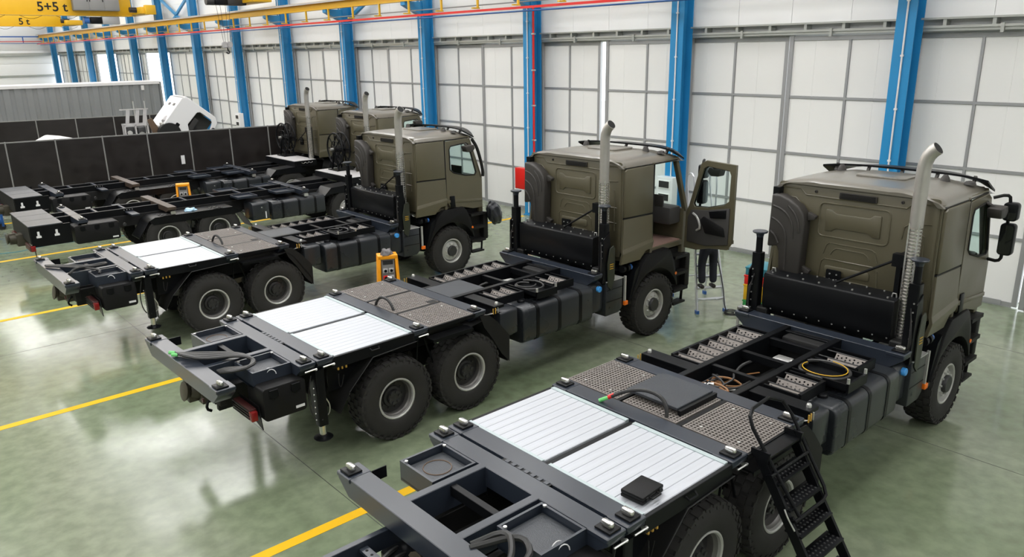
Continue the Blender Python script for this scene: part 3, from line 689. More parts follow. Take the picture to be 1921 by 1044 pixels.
# ------------------------------------------------------------------ truck kind A: container carrier with white deck plates
ZT = 1.555
def build_truck_a():
    R = empty('military_truck')
    chassis_common(R, .2, 9.35, ZT)
    for x in (2.428, 3.775): axle(R, x); wheel(R, x, -1, False); wheel(R, x, 1, False)
    axle(R, 8.378); wheel(R, 8.378, -1, True); wheel(R, 8.378, 1, True)
    # sub-frame
    for sg in (-1, 1):
        MB().box(.12, 1.0, sg * .37 - .045, sg * .37 + .045, 1.28, ZT).build('subframe_rail', 'black_beam', R, bev=.006, seg=1)
        MB().box(4.0, 6.62, sg * .37 - .045, sg * .37 + .045, 1.24, ZT - .005).build('subframe_rail', 'black', R, bev=.006, seg=1); MB().box(1.0, 4.0, sg * .37 - .045, sg * .37 + .045, 1.24, ZT - .08).build('subframe_rail', 'black', R, bev=.006, seg=1)
    for x in (.60, 4.72, 5.40, 6.08, 6.5): MB().box(x - .035, x + .035, -.33, .33, 1.42, ZT - .03).build('cross_member', 'black', R, bev=.004, seg=1)
    MB().box(.2, 6.9, -.33, .33, .98, 1.02).build('belly_plate', 'black_matte', R)
    MB().beam((.15, .1, 1.12), (.95, .1, 1.12), .05, .05).build('pull_bar', 'darksteel', R); MB().beam((.2, -.12, 1.10), (.98, -.12, 1.10), .10, .04).build('pull_bar', 'black', R)
    pr = MB(); pr.cyl((2.5, 0, .7), (6.4, 0, .95), .06); pr.build('prop_shaft', 'darksteel', R); MB().box(6.3, 7.6, -.3, .3, .7, 1.5).build('gearbox', 'black_matte', R, bev=.05)
    # cross beams carrying the twist locks
    def xbeam(xa, xb, zb=1.34, tip=.1):
        b_ = MB(); b_.prism([(-1.235, ZT), (1.235, ZT), (1.235, ZT - .07), (1.06, zb), (-1.06, zb), (-1.235, ZT - .07)], 'x', xa, xb); o = b_.build('lock_beam', 'black_beam', R, bev=.006, seg=1)
        for sg in (-1, 1):
            MB().box(xa - .012, xb + .012, sg * 1.12 - .118, sg * 1.12 + .118, ZT - .045, ZT + .004).build('lock_plate', 'black_beam', o, bev=.008, seg=1)
        return o
    bx = [(-.085, .135, 0.0), (.985, 1.195, 1.095), (1.235, 1.455, 1.349), (2.775, 3.01, 2.882), (3.885, 4.10, 3.962), (6.62, 6.83, 6.736)]
    for xa, xb, xl in bx:
        xbeam(xa, xb)
        for sg in (-1, 1): lock(R, xl, sg * 1.1295, ZT + .004)
    hp = MB(); hp.box(1.19, 1.24, -.33, .33, ZT - .05, ZT - .005); hp.build('hinge_plate', 'black', R)
    for k in range(7): MB().box(1.195, 1.237, -.30 + k * .09, -.25 + k * .09, ZT - .006, ZT + .001).build('hinge_tab', 'black_beam', R)
    for sg in (-1, 1):
        for x in (1.10, 1.36, 2.89):                                  # release levers under the beam ends
            lv = MB(); lv.cyl((x - .06, sg * 1.25, ZT - .10), (x + .10, sg * 1.26, ZT - .09), .010, n=6); lv.cyl((x + .1, sg * 1.2, ZT - .12), (x + .1, sg * 1.25, ZT - .10), .018, n=6); lv.build('release_lever', 'zinc', R)
        vl = MB(); 
        for k in range(3): vl.box(1.53 + k * .06, 1.55 + k * .06, sg * 1.20 - .012, sg * 1.20 + .012, 1.33, 1.37)
        vl.build('valve_set', 'brass', R)
        MB().tube([(1.53, sg * 1.22, 1.28), (1.52, sg * 1.23, 1.12), (1.56, sg * 1.22, 1.08), (1.60, sg * 1.23, 1.25)], .007, 5, smooth=1).build('valve_cord', 'black_matte', R)
    # white ribbed deck plates
    for y0, y1 in ((.045, 1.185), (-1.185, -.045)):
        dk = MB().box(1.475, 2.745, y0, y1, ZT - .05, ZT - .022).build('deck_plate', 'deck', R)
        n = 10; wd = (y1 - y0) / n
        pm = MB(); pm.prism([(.002, 0), (.007, .006), (wd - .007, .006), (wd - .002, 0)], 'x', 1.50, 2.70); pm = pm.mesh('plank', 'deck')
        for k in range(n): link('plank', pm, dk, (0, y0 + k * wd, ZT - .022))
        MB().box(1.462, 1.50, y0, y1, ZT - .05, ZT - .006).build('deck_trim', 'decktrim', dk); MB().box(2.70, 2.755, y0, y1, ZT - .05, ZT - .008).build('deck_trim', 'decktrim', dk)
    MB().box(1.46, 2.77, -.03, .03, ZT - .06, ZT - .035).build('deck_divider', 'black', R)
    for sg in (-1, 1):
        MB().box(1.46, 2.77, sg * 1.21 - .02, sg * 1.21 + .02, ZT - .18, ZT - .02).build('side_rail', 'black', R, bev=.004, seg=1)
        MB().tube([(2.02, sg * 1.235, ZT - .05), (2.03, sg * 1.27, ZT - .075), (2.15, sg * 1.27, ZT - .075), (2.16, sg * 1.235, ZT - .05)], .012, 6).build('grab_handle', 'black', R)
        MB().box(3.01, 3.89, sg * 1.235 - .012, sg * 1.235 + .012, ZT - .06, ZT - .01).build('side_rail', 'black', R)
        MB().prism([(sg * 1.10, 1.36), (sg * 1.30, 1.36), (sg * 1.30, 1.31), (sg * 1.28, 1.34), (sg * 1.10, 1.34)], 'x', 3.05, 3.80).build('side_shelf', 'black', R)
        # rear mudguard sheet, side plate, stays, front flap
        mg = MB(); P = [(1.50, .72), (1.66, .98), (2.06, 1.37), (2.80, 1.40)]
        mg.prism(P + [(x, z - .012) for x, z in P[::-1]], 'y', sg * .72, sg * 1.24); o = mg.build('mudguard', 'black_matte', R)
        MB().tube([(x, sg * 1.24, z) for x, z in P[1:]], .007, 5).build('mudguard_edge', 'zinc' if False else 'darksteel', o)
        MB().prism([(1.46, 1.40), (1.46, .98), (1.66, .98), (2.06, 1.38)], 'y', sg * 1.02, sg * 1.03).build('side_plate', 'black', R)
        MB().box(1.40, 1.41, min(sg * .62, sg * 1.05), max(sg * .62, sg * 1.05), .55, 1.05).build('rear_flap', 'black', R)
        for a, c_ in ((2.98, 2.92), (3.08, 3.26)): MB().beam((a, sg * 1.0, 1.34), (c_, sg * 1.0, .80), .02, .02).build('stay', 'black', R)
        fl = MB(); Q = [(3.80, 1.36), (4.02, 1.40), (4.16, 1.30), (4.56, .72), (4.54, .60)]
        fl.prism(Q + [(x - .012, z - .008) for x, z in Q[::-1]], 'y', sg * .66, sg * 1.25); fl.prism([(4.02, 1.40), (4.16, 1.30), (4.56, .72), (4.54, .56), (4.42, .74), (4.1, 1.2)], 'y', sg * .66, sg * .675)
        fl.prism([(3.98, 1.48), (4.16, 1.46), (4.34, 1.30), (4.58, 1.02), (4.57, .58), (4.42, .74), (4.22, 1.06), (4.06, 1.28)], 'y', sg * 1.235, sg * 1.25); fl.build('front_flap', 'black_matte', R)
        # longitudinal support under the outer deck
        MB().box(1.0, 4.05, sg * .98 - .03, sg * .98 + .03, 1.34, 1.46).build('outer_support', 'black_matte', R)
        # rear trays between the first two beams
        t = MB(); ya, yb = sorted((sg * .46, sg * 1.0))
        t.box(.46, .98, ya, yb, 1.33, 1.36); ring(t, .46, .98, ya, yb, 1.545, .025, h=.20); o = t.build('rear_tray', 'black_beam', R)
        MB().box(.50, .95, ya + .04, yb - .04, 1.45, 1.475).build('tray_lid', 'chequer', o, bev=.006, seg=1)
        if sg > 0: MB().tube([(.72 + .14 * math.cos(t_), .74 + .14 * math.sin(t_), 1.477) for t_ in [2 * PI * k / 24 for k in range(24)]], .006, 5, closed=True).build('lid_ring', 'brown', o)
        for x in (.49, .95): MB().cyl((x, (ya + yb) / 2 + .2, 1.545), (x, (ya + yb) / 2 + .2, 1.56), .018, n=8).build('tray_bolt', 'zinc', o)
        # half beams with lock and hydraulics
        hb = MB(); ya, yb = sorted((sg * .42, sg * 1.17)); hb.box(4.34, 4.55, ya, yb, 1.48, 1.53); hb.box(4.34, 4.36, ya, yb, 1.36, 1.5); o = hb.build('half_beam', 'black', R, bev=.004, seg=1)
        MB().lathe([(.03, 0), (.03, .03), (.02, .045), (0, .045)], (4.44, sg * 1.11, 1.53), 'z', 10).build('locator', 'zinc', o)
        for k in range(3): MB().cyl((4.30 + k * .05, sg * 1.19, 1.42), (4.30 + k * .05, sg * 1.19, 1.51), .009, n=6).build('valve', 'brass' if k < 2 else 'zinc', o)
        for k in range(4): MB().tube([(4.34, sg * (1.16 - .02 * k), 1.42), (4.28, sg * (1.0 - .03 * k), 1.36 - .02 * k), (4.31, sg * .7, 1.34), (4.33, sg * .46, 1.38)], .007, 5, smooth=1).build('hydraulic_line', ('zinc', 'brownhose', 'hose', 'hose')[k], o)
    # left step rack
    def rack(xa, xb, sg, n, yo=.88):
        yi = .43; f = MB()
        y0, y1 = sorted((sg * yo - .02, sg * yo + .02)); f.box(xa, xb, y0, y1, 1.40, 1.53)
        y0, y1 = sorted((sg * yi, sg * yo)); f.box(xa - .015, xa + .015, y0, y1, 1.42, 1.52); f.box(xb - .015, xb + .015, y0, y1, 1.42, 1.52)
        o = f.build('step_rack', 'black', R)
        for k in range(n):
            x = xa + (xb - xa) * (k + .45) / n
            MB().cyl((x, sg * yi, 1.52), (x, sg * yo, 1.52), .010, n=6).build('rung', 'darksteel', o)
            t = link('perforated_tread', PERF, o); t.location = (x - .012, sg * yo - (.425 if sg > 0 else -.04), 1.515); t.rotation_euler = (0, math.radians(220), 0)
            if sg < 0: t.location = (x - .012, -yo + .035, 1.515)
        return o
    rack(4.62, 6.22, 1, 7)
    rack(4.66, 5.24, -1, 3, yo=.88); rack(5.86, 6.34, -1, 2, yo=.98)
    hy = MB(); hy.box(5.30, 5.78, -1.14, -.42, 1.44, 1.46); hy.box(5.30, 5.33, -1.14, -.42, 1.44, 1.53); hy.box(5.75, 5.78, -1.14, -.42, 1.44, 1.53); hy.box(5.30, 5.78, -1.15, -1.12, 1.42, 1.54)
    o = hy.build('hose_tray', 'black', R)
    for x in (5.32, 5.76): MB().cyl((x, -1.13, 1.54), (x, -1.13, 1.60), .02, n=8).build('locator', 'zinc', o)
    # silver quick couplers and hoses between the rails
    cp = MB(); cp.box(5.62, 5.78, -.20, .02, 1.40, 1.45); cp.cyl((5.60, -.05, 1.44), (5.52, .02, 1.44), .03, n=8); cp.cyl((5.70, -.2, 1.44), (5.66, -.28, 1.42), .025, n=8); cp.build('coupler_block', 'zinc', R, bev=.01)
    MB().tube([(5.55, .02, 1.44), (5.40, .18, 1.42), (5.2, .26, 1.36), (5.0, .2, 1.25)], .02, 7, smooth=2).build('hose', 'hose', R)
    MB().tube([(5.66, -.26, 1.42), (5.72, -.32, 1.40), (5.8, -.3, 1.2)], .018, 7, smooth=1).build('hose', 'hose', R)
    # front body of the carrier: last beam plate, bolt strip, black cabinet
    st = MB(); st.box(6.84, 6.95, -.9, .9, 1.44, 1.50); st.build('bolt_strip', 'black_matte', R)
    bt = MB()
    for k in range(20): bt.cyl((6.88, -.55 + k * .055, 1.50), (6.88, -.55 + k * .055, 1.525), .012, n=6)
    bt.build('bolt_row', 'zinc', R, stuff=True)
    cbn = MB(); cbn.prism([(6.94, 1.66), (6.94, 2.11), (6.97, 2.13), (7.29, 2.15), (7.29, 1.50), (7.02, 1.50)], 'y', -.90, 1.0); o = cbn.build('hydraulic_cabinet', 'black', R, bev=.008, seg=1)
    for k in range(8): MB().cyl((7.02, .90 - k * .24, 2.132), (7.02, .90 - k * .24, 2.15), .014, n=8).build('bolt', 'zinc', o); MB().cyl((7.24, .80 - k * .24, 2.145), (7.24, .80 - k * .24, 2.162), .012, n=8).build('bolt', 'zinc', o)
    for k in range(10): MB().cyl((6.965, .86 - k * .19, 1.60), (6.985, .86 - k * .19, 1.60), .012, n=6).build('bolt', 'zinc', o)
    for y in (.93, -.83): MB().tube([(7.1, y - .03, 2.14), (7.1, y - .02, 2.19), (7.1, y + .02, 2.19), (7.1, y + .03, 2.14)], .010, 6).build('lifting_eye', 'zinc', o)
    # upright stabiliser jacks beside the cabinet
    for sg in (-1, 1):
        x, y = 6.98, sg * 1.13
        j = MB(); j.prism(rpoly(x - .07, x + .07, y - .07, y + .07, .02), 'z', 1.32, 2.42); o = j.build('stabiliser_jack', 'black', R)
        MB().cyl((x, y, 2.40), (x, y, 2.66), .048, n=14).build('jack_tube', 'black', o); MB().lathe([(.03, 2.60), (.05, 2.66), (.06, 2.70), (.105, 2.72), (.112, 2.735), (.105, 2.745), (0, 2.745)], (x, y, 0), 'z', 20).build('jack_foot', 'black_beam', o)
        p_ = MB(); p_.prism([(x - .12, 1.36), (x - .10, 2.16), (x + .05, 2.28), (x + .09, 2.0), (x + .09, 1.36)], 'y', y + sg * .07, y + sg * .085); p_.build('jack_side_plate', 'black', o)
        for k in range(7): MB().cyl((x - .075, y + .03 * sg, 1.45 + k * .12), (x - .085, y + .03 * sg, 1.45 + k * .12), .012, n=6).build('jack_bolt', 'zinc', o)
        MB().box(x - .06, x + .10, min(y, sg * .9), max(y, sg * .9), 1.42, 1.60).build('jack_arm', 'black_matte', o, bev=.02, seg=1)
        for k in range(3): MB().tube([(x - .09, y + sg * (.02 + .03 * k), 1.42), (x - .13, y + sg * .05, 1.7 + .1 * k), (x - .10, y + sg * .03, 1.95), (x - .08, y, 2.1)], .009, 5, smooth=1).build('jack_hose', 'hose', o)
    sh = MB().prism([(6.98, 1.30), (6.96, 1.72), (7.02, 1.98), (7.12, 2.02), (7.16, 1.95), (7.16, 1.40), (7.08, 1.20)], 'y', -1.245, -1.225).build('jack_shield', 'oliveplate', R, bev=.004, seg=1)
    for z in (1.60, 1.64, 1.68): MB().box(7.02, 7.12, -1.248, -1.245, z, z + .012).build('warning_mark', 'yellow', sh)
    # right side: tank, small tanks, battery box, blue cap
    tank_parts(R, 4.93, 6.62, .74, 1.36)
    MB().prism(rpoly(-1.17, -.72, .95, 1.40, .05), 'x', 4.46, 4.84).build('air_tank', 'tank', R, bev=.02)
    a2 = MB().prism(rpoly(-1.17, -.55, .80, 1.37, .10), 'x', 6.64, 6.93).build('urea_tank', 'tank', R, bev=.02)
    MB().lathe([(.055, 0), (.055, -.045), (.045, -.055), (0, -.055)], (6.80, -1.165, 1.27), 'y', 14).build('urea_cap', 'bluecap', a2)
    bb = MB().prism([(6.95, .72), (6.95, 1.36), (7.42, 1.36), (7.42, .80), (7.32, .72)], 'y', -1.225, -.62).build('battery_box', 'tank', R, bev=.02)
    MB().box(6.95, 7.43, -1.235, -.62, 1.36, 1.375).build('battery_lid', 'silver', bb)
    for z in (.98, 1.2): MB().box(6.97, 7.40, -1.23, -1.224, z, z + .012).build('box_groove', 'black', bb)
    MB().box(7.47, 7.51, -1.235, -1.20, .90, 1.38).build('marker_post', 'silver', bb); MB().box(7.46, 7.56, -1.25, -1.20, .82, .90).build('side_marker', 'lamp_orange', bb, bev=.01)
    fl = MB()
    for k in range(2): fl.cyl((7.50 + k * .13, -1.12, 1.48), (7.56 + k * .13, -1.12, 1.48), .07, n=14)
    fl.cyl((7.48, -1.0, 1.48), (7.75, -1.05, 1.48), .05); fl.build('filter_cartridges', 'black', R); MB().cyl((7.72, -1.12, 1.48), (7.76, -1.12, 1.48), .055, n=12).build('filter_cap', 'bluepipe', R)
    # left side tank
    MB().prism(rpoly(.55, 1.2, .75, 1.35, .1), 'x', 4.95, 7.35).build('side_locker', 'tank', R, bev=.02)
    # rear: toolbox, light bar, tow hitch, legs
    tb = MB().prism(rpoly(.46, 1.04, .95, 1.39, .05), 'y', -1.235, -.78).build('toolbox', 'plastic', R, bev=.015)
    for x in (.60, .90): MB().prism([(x - .06, 1.36), (x + .06, 1.36), (x + .06, 1.26), (x, 1.23), (x - .06, 1.26)], 'y', -1.252, -1.232).build('toolbox_latch', 'black', tb, bev=.004, seg=1)
    MB().box(.88, 1.0, -1.242, -1.236, 1.01, 1.045).build('toolbox_label', 'white', tb)
    for sg in (-1, 1):
        lb = MB(); lb.prism([(sg * .55, 1.16), (sg * 1.16, 1.16), (sg * 1.22, .86), (sg * .70, 1.02)], 'x', .42, .43); o = lb.build('lamp_bracket', 'black', R)
        MB().box(.32, .41, min(sg * .62, sg * 1.12), max(sg * .62, sg * 1.12), 1.0, 1.13).build('tail_lamp', 'reddark', o, bev=.01); MB().box(.315, .40, min(sg * 1.08, sg * 1.17), max(sg * 1.08, sg * 1.17), .98, 1.11).build('lamp_lens', 'redlamp', o, bev=.01)
        for k in range(4): MB().box(.305, .318, min(sg * .62, sg * 1.10), max(sg * .62, sg * 1.10), 1.0 + k * .035, 1.008 + k * .035).build('lamp_guard', 'darksteel', o)
        # retractable leg
        x, y = 1.26, sg * 1.16
        lg = MB(); lg.prism(rpoly(x - .065, x + .065, y - .065, y + .065, .02), 'z', .62, 1.42); o = lg.build('support_leg', 'black', R)
        MB().cyl((x, y, .46), (x, y, .62), .045, n=14).build('leg_rod', 'chrome', o); MB().lathe([(0, .42), (.12, .42), (.13, .435), (.06, .46), (.05, .48)], (x, y, 0), 'z', 20).build('leg_foot', 'black', o)
        MB().tube([(x - .10, y, 1.35), (x - .16, y, 1.1), (x - .15, y, .85), (x - .08, y, .70), (x - .02, y + sg * .07, .72)], .010, 5, smooth=2).build('leg_hose', 'hose', o)
        MB().tube([(x + .08, y, .98), (x + .14, y, .86), (x + .12, y, .74), (x + .07, y, .72)], .008, 5, smooth=2).build('leg_cable', 'zinc', o)
        for k in range(6): MB().cyl((x - .085, y + sg * .02, .72 + k * .09), (x - .095, y + sg * .02, .72 + k * .09), .010, n=6).build('leg_bolt', 'zinc', o)
    hk = MB(); hk.box(.10, .30, -.16, .16, .95, 1.22); hk.cyl((.0, 0, 1.14), (.12, 0, 1.12), .10, .13); hk.cyl((-.02, 0, 1.14), (-.07, 0, 1.15), .10, .14); hk.box(-.03, .10, -.05, .05, .98, 1.28); hk.build('tow_hitch', 'hitch', R, bev=.01)
    MB().cyl((.06, .0, 1.20), (.06, 0, 1.30), .03, n=8).build('hitch_lever', 'hitch', R)
    for y in (-.35, .35): MB().tube([(.25, y, 1.12), (.10, y, 1.08), (.06, y - .03, .98), (.12, y - .04, .94)], .02, 6, smooth=1).build('brake_coupling', 'black', R); MB().cyl((.05, y, 1.10), (.03, y, 1.10), .03, n=10).build('coupling_cap', 'reddark', R)
    MB().box(.16, .26, -.60, .60, 1.05, 1.30).build('end_cross_member', 'black_matte', R, bev=.01, seg=1)
    MB().box(-.10, -.09, .95, 1.0, 1.44, 1.5); bk = MB(); bk.box(.16, .32, 1.02, 1.03, 1.42, 1.54); bk.box(.14, .16, .98, 1.03, 1.45, 1.50); bk.build('beam_bracket', 'black', R)
    MB().tube([(.70 + .06 * math.cos(t_), -1.02 + .01 * t_, 1.46 + .07 * math.sin(t_)) for t_ in [2 * PI * k / 14 for k in range(24)]], .006, 5).build('coiled_cord', 'white', R)
    make_cab(R); make_stack(R)
    make_door(R, 1)
    return R

A1 = build_truck_a()
A2 = copy_tree(A1); A3 = copy_tree(A1)
A1.location = (0, 0, 0)
A2.location = (-.1854, 5.0392, 0); A2.rotation_euler = (0, 0, .02186)
A3.location = (-.4119, 11.2354, 0); A3.rotation_euler = (0, 0, .00759)
tag(A1, 'nearest olive container truck, black briefcase lying on its white deck', 'truck', 'olive container trucks')
tag(A2, 'olive container truck with its cab door wide open', 'truck', 'olive container trucks')
tag(A3, 'olive container truck with black bag over its front corner, behind orange socket stand', 'truck', 'olive container trucks')
def gratings(R, centre):
    link('grating', GR1, R, (3.035, .455, ZT - .004)); link('grating', GR1, R, (3.035, -1.225, ZT - .004))
    if centre: link('grating', GR2, R, (3.035, -.365, ZT - .004))
    for y in (.43, -.41): MB().box(3.01, 3.89, y - .025, y + .025, ZT - .06, ZT - .006).build('grating_bearer', 'black', R)
    for gx in (3.15, 3.75):
        for gy in (.65, 1.05, -.6, -1.05): MB().cyl((gx, gy, ZT - .006), (gx, gy, ZT + .004), .016, n=8).build('grating_clip', 'zinc', R)
gratings(A1, True); gratings(A2, True); gratings(A3, True)
# nearest truck: displaced hatch plate, green tipped cable, rail hoses
pl = MB().box(3.21, 3.87, -.25, .46, ZT + .03, ZT + .07).build('hatch_plate', 'chequer', A1, bev=.006, seg=1)
MB().cyl((3.87, .30, ZT + .05), (3.87, -.10, ZT + .05), .012, n=6).build('hatch_hinge', 'zinc', pl)
MB().box(3.2, 3.88, -.30, -.26, ZT - .01, ZT + .05).build('hatch_rim', 'black', A1)
cb_ = MB(); cb_.tube([(3.05, -.22, ZT - .1), (3.10, -.20, ZT + .08), (3.12, -.10, ZT + .19), (3.07, .10, ZT + .22), (2.98, .30, ZT + .16), (2.90, .42, ZT + .08)], .022, 8, smooth=2); o = cb_.build('deck_cable', 'hose', A1)
MB().cyl((2.92, .40, ZT + .10), (2.885, .455, ZT + .06), .024, n=8).build('red_band', 'red', o); MB().cyl((2.885, .455, ZT + .06), (2.83, .54, ZT + .01), .022, n=8).build('green_tip', 'greentip', o)
def loop(R, cx, cy, z, rx, ry, m, r=.016, turns=1.0, t0=0, nm='hose_loop', rise=.03):
    n = int(22 * turns) + 1
    return MB().tube([(cx + rx * math.cos(t0 + 2 * PI * turns * k / n), cy + ry * math.sin(t0 + 2 * PI * turns * k / n), z + rise * k / n) for k in range(n + 1)], r, 7).build(nm, m, R)
loop(A1, 5.56, -.72, 1.50, .26, .30, 'hose', .022, 1.0, 1.2); loop(A1, 5.56, -.72, 1.53, .23, .27, 'yellow', .006, .8, 1.3)
random.seed(3)
for k in range(7):
    x, y = 4.25 + random.random() * .35, -.25 + random.random() * .45
    pts = [(x, y, 1.36)] + [(4.15 + random.random() * .55, -.28 + random.random() * .56, 1.38 + random.random() * .12) for _ in range(4)]
    MB().tube(pts, .013, 6, smooth=2).build('loose_hose', 'brownhose' if k < 3 else 'hose', A1)
for x, y in ((4.34, -.12), (4.28, .14)): MB().cyl((x, y, 1.44), (x + .05, y - .10, 1.46), .022, n=8).build('hose_coupling', 'zinc', A1)
MB().tube([(4.6, .1, 1.36), (4.9, .05, 1.40), (5.2, -.05, 1.38)], .009, 5, smooth=1).build('yellow_cable', 'brownhose', A1)
MB().tube([(.15, -.50, 1.53), (.45, -.62, 1.60), (.30, -.85, 1.58), (.12, -.95, 1.54)], .028, 7, smooth=2).build('loose_hose', 'hose', A1); MB().tube([(.10, -.55, 1.55), (.5, -.72, 1.58), (.42, -.95, 1.56), (.2, -1.0, 1.56)], .028, 7, smooth=2).build('loose_hose', 'hose', A1)
for sg in (-1, 1): MB().box(-1.35, .16, sg * .46 - .03, sg * .46 + .03, 1.12, 1.30).build('extension_rail', 'black_beam', A1, bev=.004, seg=1)
pb = MB().box(-.36, -.28, -.42, .42, 1.22, 1.25).build('perforated_bar', 'black_beam', A1)
for k in range(10): MB().cyl((-.32, -.36 + k * .08, 1.249), (-.32, -.36 + k * .08, 1.252), .014, n=8).build('bar_hole', 'black_matte', pb)
MB().box(-1.0, .1, -.42, .42, .98, 1.0).build('extension_floor', 'black_matte', A1); MB().box(-.2, .05, .05, .35, 1.0, 1.2).build('valve_block', 'black', A1, bev=.02); MB().box(-.75, -.45, -.1, .3, 1.0, 1.15).build('junction_box', 'plastic', A1, bev=.02)
for k in range(4): MB().tube([(-.05, .30 - .12 * k, 1.18), (-.18, .22 - .1 * k, 1.24), (-.35, .25 - .12 * k, 1.12), (-.6, .1 - .05 * k, 1.16)], .022, 7, smooth=2).build('extension_hose', 'hose', A1)
MB().tube([(-.5, .28, 1.18), (-.42, .18, 1.26), (-.55, .05, 1.20), (-.62, .2, 1.16)], .007, 5, smooth=2).build('white_wire', 'white', A1)
# second and third truck: tread plate ahead of the gratings, hoses over the rear
for R in (A2, A3):
    MB().box(4.12, 4.86, -.33, .33, ZT - .02, ZT - .006).build('tread_plate', 'chequer', R)
    MB().box(3.70, 3.85, -.36, -.24, ZT - .012, ZT - .002).build('cut_out', 'black_matte', R)
    loop(R, 5.56, -.70, 1.50, .22, .26, 'hose', .018, 1.0, 1.2); loop(R, 5.5, -.68, 1.52, .15, .18, 'hose', .014, .8, .4)
    MB().tube([(3.05, .20, ZT - .05), (3.06, .17, ZT + .06), (3.08, .08, ZT + .15), (3.09, -.08, ZT + .15), (3.10, -.20, ZT + .06), (3.10, -.24, ZT - .05)], .022, 7, smooth=2).build('deck_cable', 'hose', R)
for k in range(4):
    MB().tube([(-.02, .28 - .1 * k, ZT + .03 + .02 * k), (.15, .05 - .1 * k, ZT + .05), (.55, -.35 - .04 * k, ZT + .06), (.66, -.62 - .03 * k, ZT + .03), (.50, -.86, ZT + .02), (.28, -.80 + .05 * k, ZT + .01), (.22, -.60 + .03 * k, ZT - .05)], .022, 7, smooth=2).build('rear_cable', 'hose', A2)
for y in (.29, .19): MB().cyl((-.08, y + .03, ZT + .05), (-.02, y - .02, ZT + .04), .025, n=8).build('green_tip', 'greentip', A2)
MB().tube([(-.05, .42, ZT + .03), (.2, .1, ZT + .05), (.5, -.3, ZT + .05), (.75, -.45, ZT + .10), (.78, -.62, ZT + .12), (.62, -.62, ZT + .10), (.30, -.30, ZT + .06), (.15, -.45, ZT)], .022, 7, smooth=2).build('rear_cable', 'hose', A3)
MB().tube([(-.05, .36, ZT + .03), (.3, -.2, ZT + .05), (.62, -.75, ZT + .06), (.55, -.88, ZT + .02)], .022, 7, smooth=2).build('rear_cable', 'hose', A3)
make_door(A1, -1); make_door(A2, -1, math.radians(87)); make_door(A3, -1, 0, mirrors=False)
# cord hanging at the cabin of the third truck
MB().tube([(9.08, -1.24, 3.30), (9.20, -1.27, 3.12), (9.31, -1.27, 2.80), (9.40, -1.25, 2.50), (9.40, -1.24, 2.36)], .04, 7, smooth=2).build('folded_mirror_arm', 'black_matte', A3)

